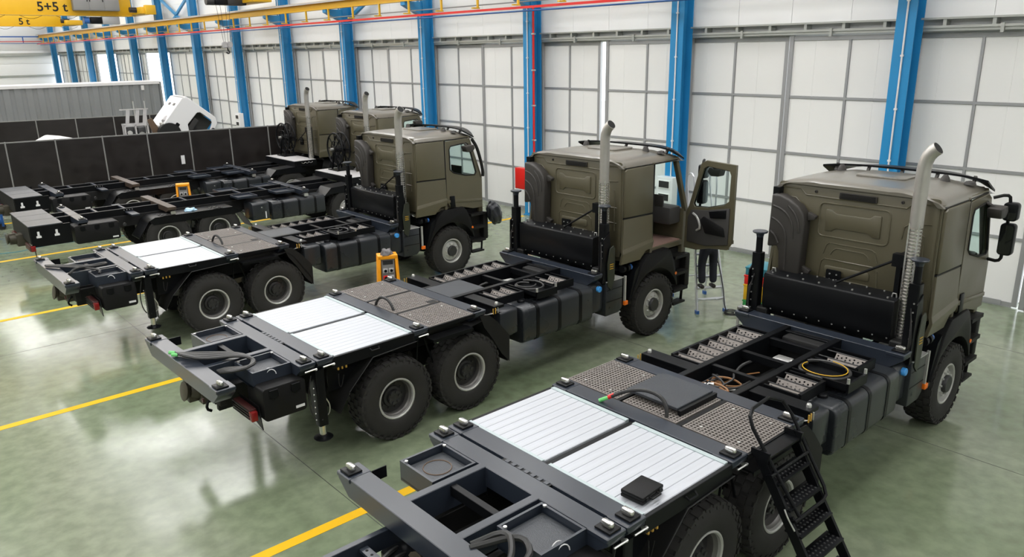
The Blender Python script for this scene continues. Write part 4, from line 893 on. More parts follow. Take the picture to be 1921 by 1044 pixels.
# ------------------------------------------------------------------ truck kind B: bare carriers with cable reel (origin at the rear lock beam)
ZB = 1.40
def build_truck_b():
    R = empty('military_truck'); DX = 1.40
    chassis_common(R, -1.1, 9.35 + DX, ZB)
    for x in (2.03, 3.42): axle(R, x); wheel(R, x, -1, False); wheel(R, x, 1, False)
    for x in (7.55, 8.378 + DX): axle(R, x); wheel(R, x, -1, True); wheel(R, x, 1, True)
    for sg in (-1, 1):
        MB().box(-.45, 7.5, sg * .33 - .04, sg * .33 + .04, 1.15, ZB).build('subframe_rail', 'black', R, bev=.005, seg=1)
        for k in range(2):
            x = (.0, 4.2)[k]; m_ = MB()
            for j in range(4): m_.cyl((x + 1.2 + j * .07, sg * .37, 1.36), (x + 1.2 + j * .07, sg * .385, 1.36), .012, n=6)
            m_.build('bolt_row', 'zinc', R, stuff=True)
    for x in (.55, 1.25, 2.9, 3.7, 4.5, 5.3): MB().box(x - .03, x + .03, -.29, .29, ZB - .05, ZB - .005).build('cross_member', 'frame_grey' if False else 'black_beam', R)
    MB().box(-1.0, 8.2, -.29, .29, .95, .98).build('belly_plate', 'black_matte', R)
    # rear platform
    for ya, yb in ((-1.23, -.42), (-.40, .36), (.38, 1.2)): MB().box(-1.22, -.46, ya, yb, ZB - .015, ZB + .012).build('rear_platform', 'lightgrey' if False else 'chequer', R, bev=.004, seg=1)
    for sg in (-1, 1):
        o = MB().box(-1.20, -.30, sg * 1.20 - .015, sg * 1.20 + .015, .88, ZB - .02).build('side_plate', 'black', R)
        for x in (-1.03, -.63): MB().prism([(x - .05, 1.10), (x + .06, 1.10), (x + .06, 1.15), (x + .03, 1.16), (x + .03, 1.26), (x - .02, 1.26), (x - .02, 1.16), (x - .05, 1.15)], 'y', sg * 1.215, sg * 1.222).build('key_slot', 'white', o)
    MB().box(-1.21, -1.17, -1.15, 1.15, .95, ZB - .02).build('end_plate', 'black_matte', R)
    for x, m_, zz in ((0, 'black_beam', ZB), (2.2, 'wornbeam', ZB + .02), (6.135, 'black_beam', ZB)):
        b_ = MB(); b_.prism([(-1.22, zz), (1.22, zz), (1.22, zz - .08), (1.0, zz - .16), (-1.0, zz - .16), (-1.22, zz - .08)], 'x', x - .11, x + .11); b_.build('lock_beam', m_, R, bev=.006, seg=1)
        if x != 2.2:
            for sg in (-1, 1): lock(R, x, sg * 1.1295, zz + .002)
        for sg in (-1, 1): MB().box(x - .05, x + .07, sg * 1.20 - .03, sg * 1.20 + .03, zz - .20, zz - .12).build('release_lever', 'zinc', R)
    for sg in (-1, 1):
        # platform mudguards
        P = [(1.25, .70), (1.55, 1.12), (1.72, 1.20), (3.85, 1.20), (4.10, 1.0), (4.38, .55)]
        m_ = MB(); m_.prism(P + [(x, z - .02) for x, z in P[::-1]], 'y', sg * .56, sg * 1.25); m_.build('mudguard', 'black', R)
        o = MB().prism([(1.55, 1.12), (1.72, 1.20), (3.85, 1.20), (4.05, 1.02), (3.9, 1.0), (1.66, 1.0)], 'y', sg * 1.24, sg * 1.25).build('mudguard_side', 'black', R)
        for a, c_ in ((2.70, 2.62), (2.78, 2.95)): MB().beam((a, sg * 1.18, 1.08), (c_, sg * 1.18, .70), .025, .02).build('stay', 'black', R)
        MB().box(1.22, 1.42, min(sg * .36, sg * 1.0), max(sg * .36, sg * 1.0), ZB - .12, ZB - .08).build('half_beam', 'black_beam', R)
        for xx in (4.42, 5.6): 
            t = MB(); ya, yb = sorted((sg * .40, sg * .98)); ring(t, xx - .3, xx + .3, ya, yb, ZB - .01, .025, h=.06); t.box(xx - .28, xx + .28, ya, yb, ZB - .07, ZB - .05); t.build('side_tray', 'black_beam', R)
        P = [(6.72, 1.10), (6.98, 1.34), (7.95, 1.38), (8.2, 1.2)]
        m_ = MB(); m_.prism(P + [(x, z - .02) for x, z in P[::-1]], 'y', sg * .56, sg * 1.25); m_.build('mudguard', 'black', R)
        MB().prism([(6.72, 1.10), (6.98, 1.34), (7.95, 1.38), (8.2, 1.2), (8.1, 1.15), (7.0, 1.15)], 'y', sg * 1.24, sg * 1.25).build('mudguard_side', 'black', R)
    tb = MB().prism(rpoly(-.24, .82, .80, 1.27, .06), 'y', -1.25, -.75).build('toolbox', 'plastic', R, bev=.02)
    for x in (-.05, .29, .63): MB().prism([(x - .06, 1.24), (x + .06, 1.24), (x + .06, 1.14), (x, 1.11), (x - .06, 1.14)], 'y', -1.265, -1.245).build('toolbox_latch', 'black', tb)
    MB().box(.62, .76, -1.262, -1.249, .85, .885).build('toolbox_label', 'white', tb)
    tank_parts(R, 5.02, 6.75, .62, 1.17, -1.24, -.55)
    a2 = MB().prism(rpoly(-1.22, -.6, .68, 1.2, .08), 'x', 4.42, 4.93).build('urea_tank', 'tank', R, bev=.02)
    MB().cyl((4.7, -1.22, 1.05), (4.7, -1.24, 1.05), .02, n=8).build('tank_plug', 'zinc', a2); MB().box(4.80, 4.83, -1.235, -1.215, .72, .92).build('level_gauge', 'white', a2)
    MB().prism(rpoly(.55, 1.22, .65, 1.2, .08), 'x', 4.5, 6.8).build('side_locker', 'tank', R, bev=.02)
    MB().cyl((4.2, -1.1, 1.0), (4.2, -1.14, 1.0), .04, n=12).build('drain_valve', 'darksteel', R); MB().cyl((.98, -1.1, 1.12), (.98, -1.14, 1.12), .04, n=12).build('drain_valve', 'darksteel', R)
    for sg in (-1, 1):
        o = MB().box(-1.26, -1.20, min(sg * .6, sg * 1.2), max(sg * .6, sg * 1.2), .78, .92).build('tail_lamp', 'reddark', R, bev=.01)
        MB().box(-1.24, -1.14, min(sg * 1.12, sg * 1.24), max(sg * 1.12, sg * 1.24), .78, .92).build('lamp_lens', 'redlamp', o, bev=.01); MB().prism([(sg * 1.05, .8), (sg * 1.24, .8), (sg * 1.24, .58)], 'x', -1.16, -1.15).build('lamp_skirt', 'black', o)
    hk = MB(); hk.box(-1.35, -1.1, -.16, .16, .75, 1.05); hk.cyl((-1.5, 0, .95), (-1.3, 0, .93), .10, .14); hk.cyl((-1.50, 0, .95), (-1.56, 0, .95), .10, .14); hk.box(-1.50, -1.35, -.05, .05, .80, 1.08); hk.build('tow_hitch', 'hitch', R, bev=.01)
    # deck box with pale top, reel
    bx_ = MB().box(7.72, 8.62, -1.22, 1.22, 1.36, 1.56).build('deck_box', 'black', R, bev=.006, seg=1)
    MB().box(7.74, 8.60, -1.20, 1.20, 1.56, 1.568).build('deck_top', 'lightgrey', bx_)
    for k in range(3): MB().tube([(8.0 + k * .15, -1.225, 1.50), (8.08 + k * .15, -1.23, 1.45), (8.15 + k * .15, -1.225, 1.50)], .006, 5, smooth=1).build('box_cord', 'zinc', bx_)
    rx, ry, rz = 8.36, .62, 2.28
    st = MB()
    for dx in (-.17, .17):
        for dy in (-.16, .16): st.beam((rx + dx, ry, rz), (rx + dx, ry + dy * 1.4, 1.58), .05, .03)
    st.box(rx - .28, rx + .28, ry - .32, ry + .32, 1.568, 1.60); reel = st.build('cable_reel', 'black', R)
    for dx in (-.13, .13):
        f = MB(); f.tube([(rx + dx, ry + .52 * math.cos(t), rz + .52 * math.sin(t)) for t in [2 * PI * k / 36 for k in range(36)]], .030, 7, closed=True); f.build('reel_rim', 'black', reel)
        for k in range(8):
            t = 2 * PI * k / 8; MB().beam((rx + dx, ry + .10 * math.cos(t), rz + .10 * math.sin(t)), (rx + dx, ry + .51 * math.cos(t), rz + .51 * math.sin(t)), .03, .02, (1, 0, 0)).build('reel_spoke', 'black', reel)
        f = MB(); f.tube([(rx + dx, ry + .26 * math.cos(t), rz + .26 * math.sin(t)) for t in [2 * PI * k / 24 for k in range(24)]], .016, 6, closed=True); f.build('reel_ring', 'black', reel)
    MB().cyl((rx - .2, ry, rz), (rx + .2, ry, rz), .10, n=16).build('reel_hub', 'black_matte', reel); MB().cyl((rx - .30, ry, rz), (rx - .17, ry, rz), .045, n=10).build('reel_swivel', 'zinc', reel)
    for c in A1.children:
        if c.name.split('.')[0] == 'cab': n = copy_tree(c, R); n.location = (DX, 0, 0)
        if c.name.split('.')[0] == 'exhaust_stack': n = copy_tree(c, R); n.location = (DX, 0, 0)
    make_door(R, -1, 0, mirrors=False).location.x += DX; make_door(R, 1).location.x += DX
    return R
B1 = build_truck_b(); B2 = copy_tree(B1)
B1.location = (1.386, 18.042, 0); B1.rotation_euler = (0, 0, -.006)
B2.location = (1.885, 22.917, 0); B2.rotation_euler = (0, 0, .004)
tag(B1, 'bare black carrier truck with cable reel and pale blue rag on its mudguard', 'truck', 'bare carrier trucks with reels')
tag(B2, 'farthest bare carrier truck with cable reel, beside the dark screen fence', 'truck', 'bare carrier trucks with reels')

# ------------------------------------------------------------------ loose things
# briefcase on the nearest deck
bc = tag(empty('briefcase', (1.72, -.98, ZT - .006), math.radians(4)), 'black plastic briefcase lying on the nearest white deck', 'case')
MB().box(-.16, .16, -.12, .12, 0, .035).build('lower_shell', 'plastic', bc, bev=.01); MB().box(-.16, .16, -.12, .12, .038, .075).build('lid', 'plastic', bc, bev=.01)
MB().tube([(-.06, -.12, .04), (-.06, -.155, .04), (.06, -.155, .04), (.06, -.12, .04)], .010, 6).build('handle', 'black_matte', bc)
for x in (-.10, .10): MB().box(x - .015, x + .015, -.13, -.118, .02, .06).build('latch', 'black_matte', bc)

# black step ladder hooked on the nearest truck
ld = tag(empty('access_ladder', (3.40, -1.95, 0)), 'black steel ladder with handrail leaning on the nearest truck', 'ladder')
Tt, Bt = Vector((0, .66, 1.58)), Vector((0, -.31, -0.0 + .02))
def LP(t, x, o=0):
    d = (Tt - Bt); n = Vector((0, -d.z, d.y)).normalized(); p = Bt + d * t + n * o; return (x, p.y, p.z)
for x in (-.30, .31): MB().beam(LP(0, x), LP(1.0, x), .035, .10, (0, -1, .6)).build('stringer', 'black', ld)
for k in range(7):
    t = (k + .8) / 7; y, z = LP(t, 0)[1:]
    o = MB().box(-.30, .31, y - .09, y + .09, z - .02, z).build('tread', 'black', ld)
    if k < 6:
        for j in range(10):
            for q in (-.045, 0, .045): 
                if (k >= 1): MB().lathe([(.013, 0), (.010, .006), (0, .007)], (-.26 + j * .058, y + q, z), 'z', 6).build('stud', 'darksteel', o)
tp_ = MB(); tp_.box(-.30, .31, .62, .70, 1.50, 1.535); tp_.prism([(.55, 1.42), (.72, 1.54), (.72, 1.60), (.52, 1.60)], 'x', -.32, -.29); tp_.prism([(.55, 1.42), (.72, 1.54), (.72, 1.60), (.52, 1.60)], 'x', .30, .33); tp_.build('top_platform', 'black', ld)
fr = [LP(.60, -.30, .07), LP(.60, .24, .07), LP(.615, .33, .07), LP(.66, .36, .07), LP(1.08, .35, .07), LP(1.17, .30, .07), LP(1.22, .10, .07), LP(1.21, -.20, .07), LP(1.18, -.29, .07), LP(1.12, -.32, .07), LP(.60, -.20, .07)]
MB().tube(fr, .019, 8).build('handrail', 'black', ld); MB().tube([LP(.86, -.36, .07), LP(.86, .35, .07)], .015, 8).build('handrail_bar', 'black', ld)
for p in ((.86, -.33), (.62, -.30)): MB().beam(LP(p[0], p[1], 0), LP(p[0], p[1], .08), .03, .03, (1, 0, 0)).build('rail_bracket', 'black', ld)
MB().tube([LP(.68, -.34, .05), LP(.64, -.36, .06), LP(.60, -.34, .05), LP(.56, -.33, .05)], .008, 5, smooth=1).build('safety_clip', 'zinc', ld)

# aluminium platform ladder at the open door
al = tag(empty('step_ladder', (10.12, 3.97, 0), math.radians(-32)), 'aluminium step ladder standing in front of the open cab door', 'ladder')
W2 = .31
for sx in (-1, 1):
    MB().beam((sx * W2, 0, .05), (sx * W2 * .72, .62, 1.95), .03, .07, (0, 1, 0)).build('front_stile', 'aluminium', al)
    MB().beam((sx * W2 * 1.25, 1.25, .05), (sx * W2 * .85, .68, 1.93), .03, .05, (0, 1, 0)).build('rear_stile', 'aluminium', al)
    MB().tube([(sx * W2 * .74, .60, 1.9), (sx * W2 * .8, .62, 2.75), (sx * W2 * .8, .80, 2.85), (sx * W2 * .8, 1.05, 2.75), (sx * W2 * .85, .80, 1.95)], .018, 8, smooth=1).build('hand_loop', 'aluminium', al)
    MB().box(sx * W2 - .03, sx * W2 + .03, -.05, .05, 0, .07).build('rubber_foot', 'bluepipe', al); MB().box(sx * W2 * 1.25 - .03, sx * W2 * 1.25 + .03, 1.2, 1.3, 0, .07).build('rubber_foot', 'bluepipe', al)
for k in range(8):
    t = (k + 1) / 8.3; z = .05 + 1.9 * t; y = .62 * t; hw = W2 * (1 - .28 * t)
    MB().box(-hw, hw, y - .01, y + .09, z - .03, z).build('step', 'aluminium', al)
MB().box(-.24, .24, .55, .95, 1.93, 1.97).build('platform', 'aluminium', al); MB().beam((-W2 * 1.15, 1.1, .5), (W2 * 1.15, 1.1, .5), .03, .03).build('rear_brace', 'aluminium', al)
for sx in (-1, 1): MB().beam((sx * W2 * .95, .06, .30), (sx * .12, .04, .12 + .15), .025, .015).build('corner_brace', 'aluminium', al)
cbl = MB(); cbl.tube([(10.30, 3.62, .012)] + [(10.33 + .14 * math.cos(t), 3.62 + .14 * math.sin(t), .012 + .004 * t) for t in [.5 * k for k in range(28)]] + [(10.30, 3.75, .06), (10.32, 3.85, .6), (10.26, 3.98, 1.15), (10.18, 4.05, 1.28)], .011, 6, smooth=1)
tag(cbl.build('power_cable', 'hose'), 'black cable coiled on the floor by the aluminium step ladder', 'cable')

# person on the ladder, bending towards the truck
def person():
    P = empty('person', (10.08, 4.06, 0), math.radians(-32)); tag(P, 'person in navy work clothes standing on the aluminium ladder behind the open door', 'person')
    fz = .52
    def skin(name, vs, es, rad, m, root=0, sub=2):
        me = bpy.data.meshes.new(name); me.from_pydata(vs, es, []); o = link(name, me, P)
        md = o.modifiers.new('s', 'SKIN'); md.use_smooth_shade = True
        for i, r in enumerate(rad): me.skin_vertices[0].data[i].radius = r if isinstance(r, tuple) else (r, r)
        me.skin_vertices[0].data[root].use_root = True
        sb = o.modifiers.new('d', 'SUBSURF'); sb.levels = sub; sb.render_levels = sub
        me.materials.append(MT[m]); return o
    hz = fz + .90
    V = [(0, .02, hz), (-.10, .02, hz - .04), (-.12, .09, fz + .50), (-.12, .02, fz + .10), (.10, .02, hz - .04), (.13, .08, fz + .50), (.13, .03, fz + .10),
         (0, .10, hz + .18), (0, .26, hz + .36), (0, .34, hz + .43), (0, .40, hz + .49), (0, .48, hz + .55),
         (-.18, .30, hz + .38), (-.24, .44, hz + .18), (-.20, .64, hz + .12), (.18, .30, hz + .38), (.24, .44, hz + .18), (.20, .64, hz + .12)]
    E_ = [(0, 1), (1, 2), (2, 3), (0, 4), (4, 5), (5, 6), (0, 7), (7, 8), (8, 9), (9, 10), (10, 11), (8, 12), (12, 13), (13, 14), (8, 15), (15, 16), (16, 17)]
    Rr = [(.17, .13), .115, .088, .080, .115, .088, .080, (.155, .11), (.15, .11), .07, .06, .085, .065, .05, .038, .065, .05, .038]
    skin('body', V, E_, Rr, 'navy')
    for sx in (-1, 1):
        x = .125 * sx
        skin('shoe', [(x, -.06, fz + .045), (x, .03, fz + .06), (x, .12, fz + .042), (x, .19, fz + .035)], [(0, 1), (1, 2), (2, 3)], [.042, .05, .042, .034], 'shoe', 1)
        hx, hy, hh = .20 * sx, .66, hz + .115
        vs = [(hx, hy, hh), (hx, hy + .07, hh - .005)]; es = [(0, 1)]; rr = [.03, (.036, .018)]
        for q, (dx, ln) in enumerate(((-.03, .07), (-.01, .08), (.01, .075), (.03, .06))):
            i = len(vs); vs += [(hx + dx, hy + .07 + ln * .5, hh - .01), (hx + dx, hy + .07 + ln * .8, hh - .04)]; es += [(1, i), (i, i + 1)]; rr += [.009, .008]
        i = len(vs); vs += [(hx - sx * .045, hy + .03, hh), (hx - sx * .06, hy + .07, hh - .02)]; es += [(0, i), (i, i + 1)]; rr += [.011, .009]
        skin('hand', vs, es, rr, 'skin')
    hd = MB(); c = Vector((0, .53, hz + .60)); hd.lathe([(0.002, -.12), (.05, -.11), (.075, -.05), (.083, .01), (.078, .07), (.05, .11), (.002, .122)], c, 'z', 20); h = hd.build('head', 'skin', P, ang=80)
    hr = MB(); hr.lathe([(.086, .0), (.088, .05), (.072, .10), (.04, .125), (.002, .132)], c + Vector((0, -.012, 0)), 'z', 20); hr.build('hair', 'hair', h, ang=80)
    fc = MB(); fc.cyl(c + Vector((0, .075, 0)), c + Vector((0, .105, -.02)), .012, .016, n=8)
    for sx in (-1, 1): fc.lathe([(.002, -.03), (.018, 0), (.002, .03)], c + Vector((.084 * sx, 0, 0)), 'z', 8)
    fc.build('nose_and_ears', 'skin', h, ang=80)
    ey = MB()
    for sx in (-1, 1): ey.lathe([(.001, -.009), (.009, 0), (.001, .009)], c + Vector((.03 * sx, .076, .015)), 'z', 8)
    ey.build('eyes', 'white', h); MB().box(-.025, .025, c.y + .066, c.y + .074, c.z - .058, c.z - .050).build('mouth', 'reddark', h)
person()

# socket stands
def stand(loc, rz, lab, cloth):
    o = tag(empty('socket_stand', loc, rz), lab, 'power stand')
    pr = MB()
    for sx in (-1, 1): pr.prism([(sx * .26, 0), (sx * .20, 1.42), (sx * .14, 1.42), (sx * .19, 0)], 'y', -.14, .14)
    pr.box(-.20, .20, -.14, .14, 1.36, 1.44); pr.build('frame', 'orange', o, bev=.01)
    MB().box(-.17, .17, .05, .08, .2, 1.36).build('back_panel', 'orange', o)
    bx2 = MB().box(-.135, .135, -.10, .05, .60, 1.36).build('socket_box', 'grey', o, bev=.01)
    for i in range(2):
        for j in range(2): 
            q = MB().box(-.11 + i * .12, -.01 + i * .12, -.13, -.10, .92 + j * .15, 1.02 + j * .15).build('socket', 'lightgrey' if (i, j) != (0, 0) else 'red', bx2, bev=.01)
            MB().cyl((-.06 + i * .12, -.13, .97 + j * .15), (-.06 + i * .12, -.14, .97 + j * .15), .03, n=12).build('socket_face', 'black', q)
    MB().box(-.10, .10, -.11, -.10, 1.25, 1.33).build('meter_window', 'darksteel', bx2)
    MB().box(-.30, .30, -.2, .2, 0, .02).build('foot_plate', 'orange', o)
    return o
stand((4.95, 8.25, 0), math.radians(-25), 'orange socket stand with grey cloth on top beside the second truck', True)
stand((5.15, 20.55, 0), math.radians(-20), 'orange socket stand half hidden between the two reel trucks', False)
def rag(name, c, m, r, lab, cat, h=.5):
    random.seed(len(lab)); bm = bmesh.new(); bmesh.ops.create_icosphere(bm, subdivisions=3, radius=1)
    for v in bm.verts:
        k = 1 + .35 * math.sin(7 * v.co.x + 3 * v.co.y) * math.cos(5 * v.co.y + 2 * v.co.z) + .12 * (random.random() - .5)
        v.co = Vector((v.co.x * r * k, v.co.y * r * k * .8, (v.co.z * k * h if v.co.z > 0 else v.co.z * .2) * r))
        v.co.z = max(v.co.z, -.004 / 1)
    me = bpy.data.meshes.new(name); bm.to_mesh(me); bm.free(); me.materials.append(MT[m])
    for p in me.polygons: p.use_smooth = True
    return tag(link(name, me, None, c), lab, cat)
rag('cloth_bundle', (4.93, 8.22, 1.445), 'greycloth', .13, 'crumpled grey cloth on top of the near orange socket stand', 'cloth', .8)
rag('rag', (1.386 + 2.75, 18.04 - .95, 1.205), 'cloth', .17, 'pale blue rag on the mudguard of the bare carrier truck', 'cloth', .4)
# black plastic bag tied over the front corner of the third truck
bm = bmesh.new(); bmesh.ops.create_icosphere(bm, subdivisions=4, radius=1)
random.seed(5)
for v in bm.verts:
    k = 1 + .07 * math.sin(6 * v.co.x + 4 * v.co.z) + .06 * math.sin(9 * v.co.y + 5 * v.co.z) + .025 * (random.random() - .5)
    v.co = Vector((v.co.x * .21 * k, v.co.y * .19 * k, v.co.z * .28 * k - .10 * (v.co.x)))
me = bpy.data.meshes.new('plastic_bag'); bm.to_mesh(me); bm.free(); me.materials.append(MT['bag'])
tag(link('plastic_bag', me, None, (9.28, 9.98, 1.40)), 'crumpled black plastic bag over the front corner of the third truck', 'bag')

# red cabinet and riser, electrical cabinets on the columns
rc = tag(empty('fire_cabinet', (14.08, 14.16, .9)), 'red metal cabinet on the column behind the second truck cab', 'cabinet')
MB().box(-.10, .12, -.32, .30, 0, .70).build('body', 'red', rc, bev=.012); MB().box(-.115, -.10, -.30, .28, .02, .68).build('door', 'red', rc, bev=.006); MB().box(-.125, -.115, -.26, -.23, .28, .42).build('handle', 'black', rc)
rp = tag(empty('riser_pipe', (14.18, 13.72, 1.62)), 'thin red riser pipe running down the column to the red cabinet', 'pipe')
MB().cyl((0, 0, 0), (0, 0, 5.0), .035, n=10).build('pipe', 'red', rp); MB().cyl((0, 0, .02), (0, 0, .14), .06, n=10).build('valve', 'red', rp)
for k in range(4): MB().box(-.05, .05, -.05, .05, .9 + k * 1.1, .94 + k * 1.1).build('clamp', 'zinc', rp)
def ecab(y, z0, z1, lab, x=14.12):
    o = tag(empty('electrical_cabinet', (x, y, z0)), lab, 'cabinet'); h = z1 - z0
    MB().box(-.16, .08, -.28, .28, 0, h).build('body', 'white', o, bev=.01)
    for k in range(2):
        w_ = MB().box(-.175, -.16, -.20, .20, h - .32 - k * .36, h - .08 - k * .36).build('window_frame', 'white_panel', o, bev=.006); MB().box(-.18, -.175, -.17, .17, h - .29 - k * .36, h - .11 - k * .36).build('window', 'darksteel', w_)
    for y2 in (-.1, .1): MB().cyl((-.16, y2, h - .98), (-.20, y2, h - .98), .045, n=12).build('socket', 'bluecap', o)
    return o
ecab(8.25, .75, 1.95, 'white electrical cabinet seen through the open truck cab'); ecab(37.2, .9, 2.3, 'small white electrical cabinet on the far column behind the fence')

# dark screen fences
def fence(p0, p1, n, lab, h=2.6):
    p0, p1 = Vector(p0), Vector(p1); L_ = (p1 - p0).length; a = math.atan2(p1.y - p0.y, p1.x - p0.x)
    o = tag(empty('screen_fence', (p0.x, p0.y, 0), a), lab, 'fence'); wd = L_ / n
    pm = MB().box(.02, wd - .02, -.012, .012, .08, h - .05).mesh('panel', 'screen'); qm = MB(); qm.box(-.022, .022, -.03, .03, 0, h); qm.box(-.05, .05, -.25, .25, 0, .01); qm = qm.mesh('post', 'grey'); tm = MB().box(0, wd, -.02, .02, h - .05, h - .01).mesh('top_rail', 'grey')
    for k in range(n + 1):
        link('post', qm, o, (k * wd, 0, 0))
        if k < n: link('panel', pm, o, (k * wd, 0, 0)); link('top_rail', tm, o, (k * wd, 0, 0))
    return o
MT['grey'].node_tree.nodes['Principled BSDF'].inputs['Base Color'].default_value = (.20, .20, .195, 1)
f1 = fence((-4.45, 27.70), (13.35, 25.0), 12, 'dark screen fence of brown-black panels behind the farthest carrier truck')
f2 = fence((-5.2, 39.1), (10.8, 36.1), 10, 'rear dark screen fence standing in front of the grey container')
# notice on the fence
tag(MB().box(6.98, 7.12, 25.90, 25.905, 1.35, 1.68).build('paper_notice', 'white'), 'white paper sheet hung on the dark fence', 'paper')

# grey container
ct = tag(empty('shipping_container', (11.7, 42.0, 0), math.radians(-4.0)), 'long grey corrugated container with white roof behind the fences', 'container')
XL = -17.5
MB().box(XL, 0, .05, 2.45, 1.3, 3.95).build('body', 'container', ct)
n = 34; pw = -XL / n
cm = MB().prism([(0, 0), (pw * .12, -.045), (pw * .62, -.045), (pw * .74, 0)], 'z', 1.42, 3.85).mesh('corrugation', 'container')
for k in range(n): link('corrugation', cm, ct, (XL + k * pw + .06, .05, 0))
MB().box(XL, .03, -.03, .12, 3.85, 3.99).build('top_rail', 'white', ct); MB().box(XL, 0, .1, 2.45, 3.95, 4.0).build('roof', 'white', ct); MB().box(XL, .03, -.02, .12, 1.28, 1.42).build('bottom_rail', 'container', ct)
MB().box(-.06, .04, -.03, .1, 1.28, 3.95).build('corner_post', 'container', ct); MB().box(-1.05, -.9, -.062, -.05, 3.55, 3.80).build('label_plate', 'white', ct)
tr_ = MB(); tr_.box(XL, 0, .6, 1.9, .95, 1.28); tr_.build('trailer_frame', 'black_matte', ct)
for x in (-2, -3.4, -12): 
    for y in (.3, 2.2): MB().cyl((x, y - .15, .5), (x, y + .15, .5), .5, n=20).build('wheel', 'rubber', ct)

# white truck with tilted cab
wt = tag(empty('white_truck', (9.0, 32, 0), math.radians(-6)), 'white truck with its cab tilted forward and engine exposed', 'truck')
wc = MB(); prof = [(-.95, -.75), (-.95, .85), (-.80, .98), (.70, .98), (.90, .80), (1.02, .05), (1.02, -.75)]
wc.plate(prof, [[(-.12, .0), (-.08, .66), (.02, .76), (.60, .76), (.70, .66), (.86, .02), (.86, -.36), (.25, -.40)]], 'y', -1.15, -1.09); wc.plate(prof, [], 'y', 1.09, 1.15)
wc.box(-.95, -.90, -1.09, 1.09, -.75, .85); wc.box(-.82, .74, -1.12, 1.12, .93, .99); wc.beam((-.875, 0, .90), (-.80, 0, .98), 2.2, .08, (1, 0, 1)); wc.box(.94, 1.02, -1.09, 1.09, -.75, .1); wc.box(-.9, 1.0, -1.09, 1.09, -.78, -.72)
wcab = wc.build('tilted_cab', 'white', wt, bev=.02, seg=1)
MB().prism([(.90, .80), (1.02, .08), (1.0, .08), (.88, .80)], 'y', -1.05, 1.05).build('windscreen', 'glass', wcab)
MB().prism(rpoly(-.55, -.38, -.52, -.20, .04), 'y', -1.16, -1.145).build('side_vent', 'black', wcab)
for y in (-.75, .1): MB().box(-.965, -.95, y, y + .32, .38, .50).build('rear_vent', 'darksteel', wcab)
MB().box(-.88, .88, -.30, 1.06, -.70, .80).build('dark_interior', 'interior', wcab)
se = MB(); se.box(.0, .25, -.9, -.4, -.3, .45); se.box(.1, .6, -.9, -.4, -.45, -.25); se.build('seat', 'interior', wcab, bev=.04)
MB().prism(rpoly(-1.48, -1.20, .15, .50, .05), 'x', .80, .90).build('mirror', 'black', wcab, bev=.02)
MB().beam((.85, -1.15, .45), (.85, -1.35, .45), .04, .04).build('mirror_arm', 'black', wcab)
wcab.location = (.45, .6, 2.30); wcab.rotation_euler = (0, math.radians(40), 0)
fr_ = MB(); fr_.box(-6, 1.4, .2, .3, .8, 1.05); fr_.box(-6, 1.4, .9, 1.0, .8, 1.05); fr_.build('chassis', 'black_matte', wt)
en = MB().box(-.9, .3, .25, .95, 1.0, 1.9).build('engine', 'darksteel', wt, bev=.05)
MB().lathe([(.10, -.2), (.48, -.17), (.52, 0), (.48, .17), (.10, .2)], (-.45, -.45, 2.0), 'y', 24).build('wheel_arch', 'black_matte', wt)
MB().box(-.75, -.35, -.5, -.1, 2.05, 2.50).build('radiator_box', 'silver', wt, bev=.02)
MB().prism([(-1.05, 1.9), (-1.25, 2.65), (-1.05, 2.72), (-.75, 2.1), (-.72, 1.9)], 'y', -.2, -.15).build('sound_shield', 'brown', wt)
MB().tube([(-.6, -.3, 2.55), (-.4, -.1, 2.72), (.0, .0, 2.70)], .10, 8, smooth=1).build('intake_pipe', 'lightgrey', wt)
for x in (.1, -4.5):
    for y in (-.45, 1.65): MB().lathe([(.12, -.14), (.48, -.15), (.5, 0), (.48, .15), (.12, .14)], (x, y, .5), 'y', 24).build('wheel', 'rubber', wt)
# pale tool rack beside it
rk = tag(empty('machine_rack', (7.05, 31.5, 0), math.radians(-8)), 'pale grey framed rack with equipment left of the tilted white cab', 'rack')
for x in (-.42, 0, .48):
    for y in (-.3, .3): MB().box(x - .03, x + .03, y - .03, y + .03, 0, 2.55).build('upright', 'lightgrey', rk)
for z in (1.9, 2.52):
    for y in (-.3, .3): MB().box(-.46, .52, y - .03, y + .03, z - .04, z + .04).build('cross_rail', 'lightgrey', rk)
for x in (-.28, .10, .40): MB().beam((x, -.1, 2.55), (x + .10, -.1, 3.15), .14, .04, (0, 1, 0)).build('channel_arm', 'lightgrey', rk)
MB().box(-.5, .62, -.14, -.06, 3.15, 3.19).build('top_bar', 'lightgrey', rk)
for x in (.08, .52): MB().cyl((x, 0, 2.5), (x, 0, 3.5), .025, n=8).build('pole', 'zinc', rk); 
MB().box(-.38, -.05, -.25, .25, 1.95, 2.45).build('pump_unit', 'darksteel', rk, bev=.03); MB().box(.08, .40, -.25, .25, 1.95, 2.42).build('motor_unit', 'darksteel', rk, bev=.03)
MB().cyl((-.25, -.28, 2.2), (-.25, -.36, 2.2), .1, n=14).build('gauge', 'silver', rk); MB().cyl((.22, -.28, 2.1), (.22, -.36, 2.1), .12, n=14).build('gauge', 'zinc', rk)
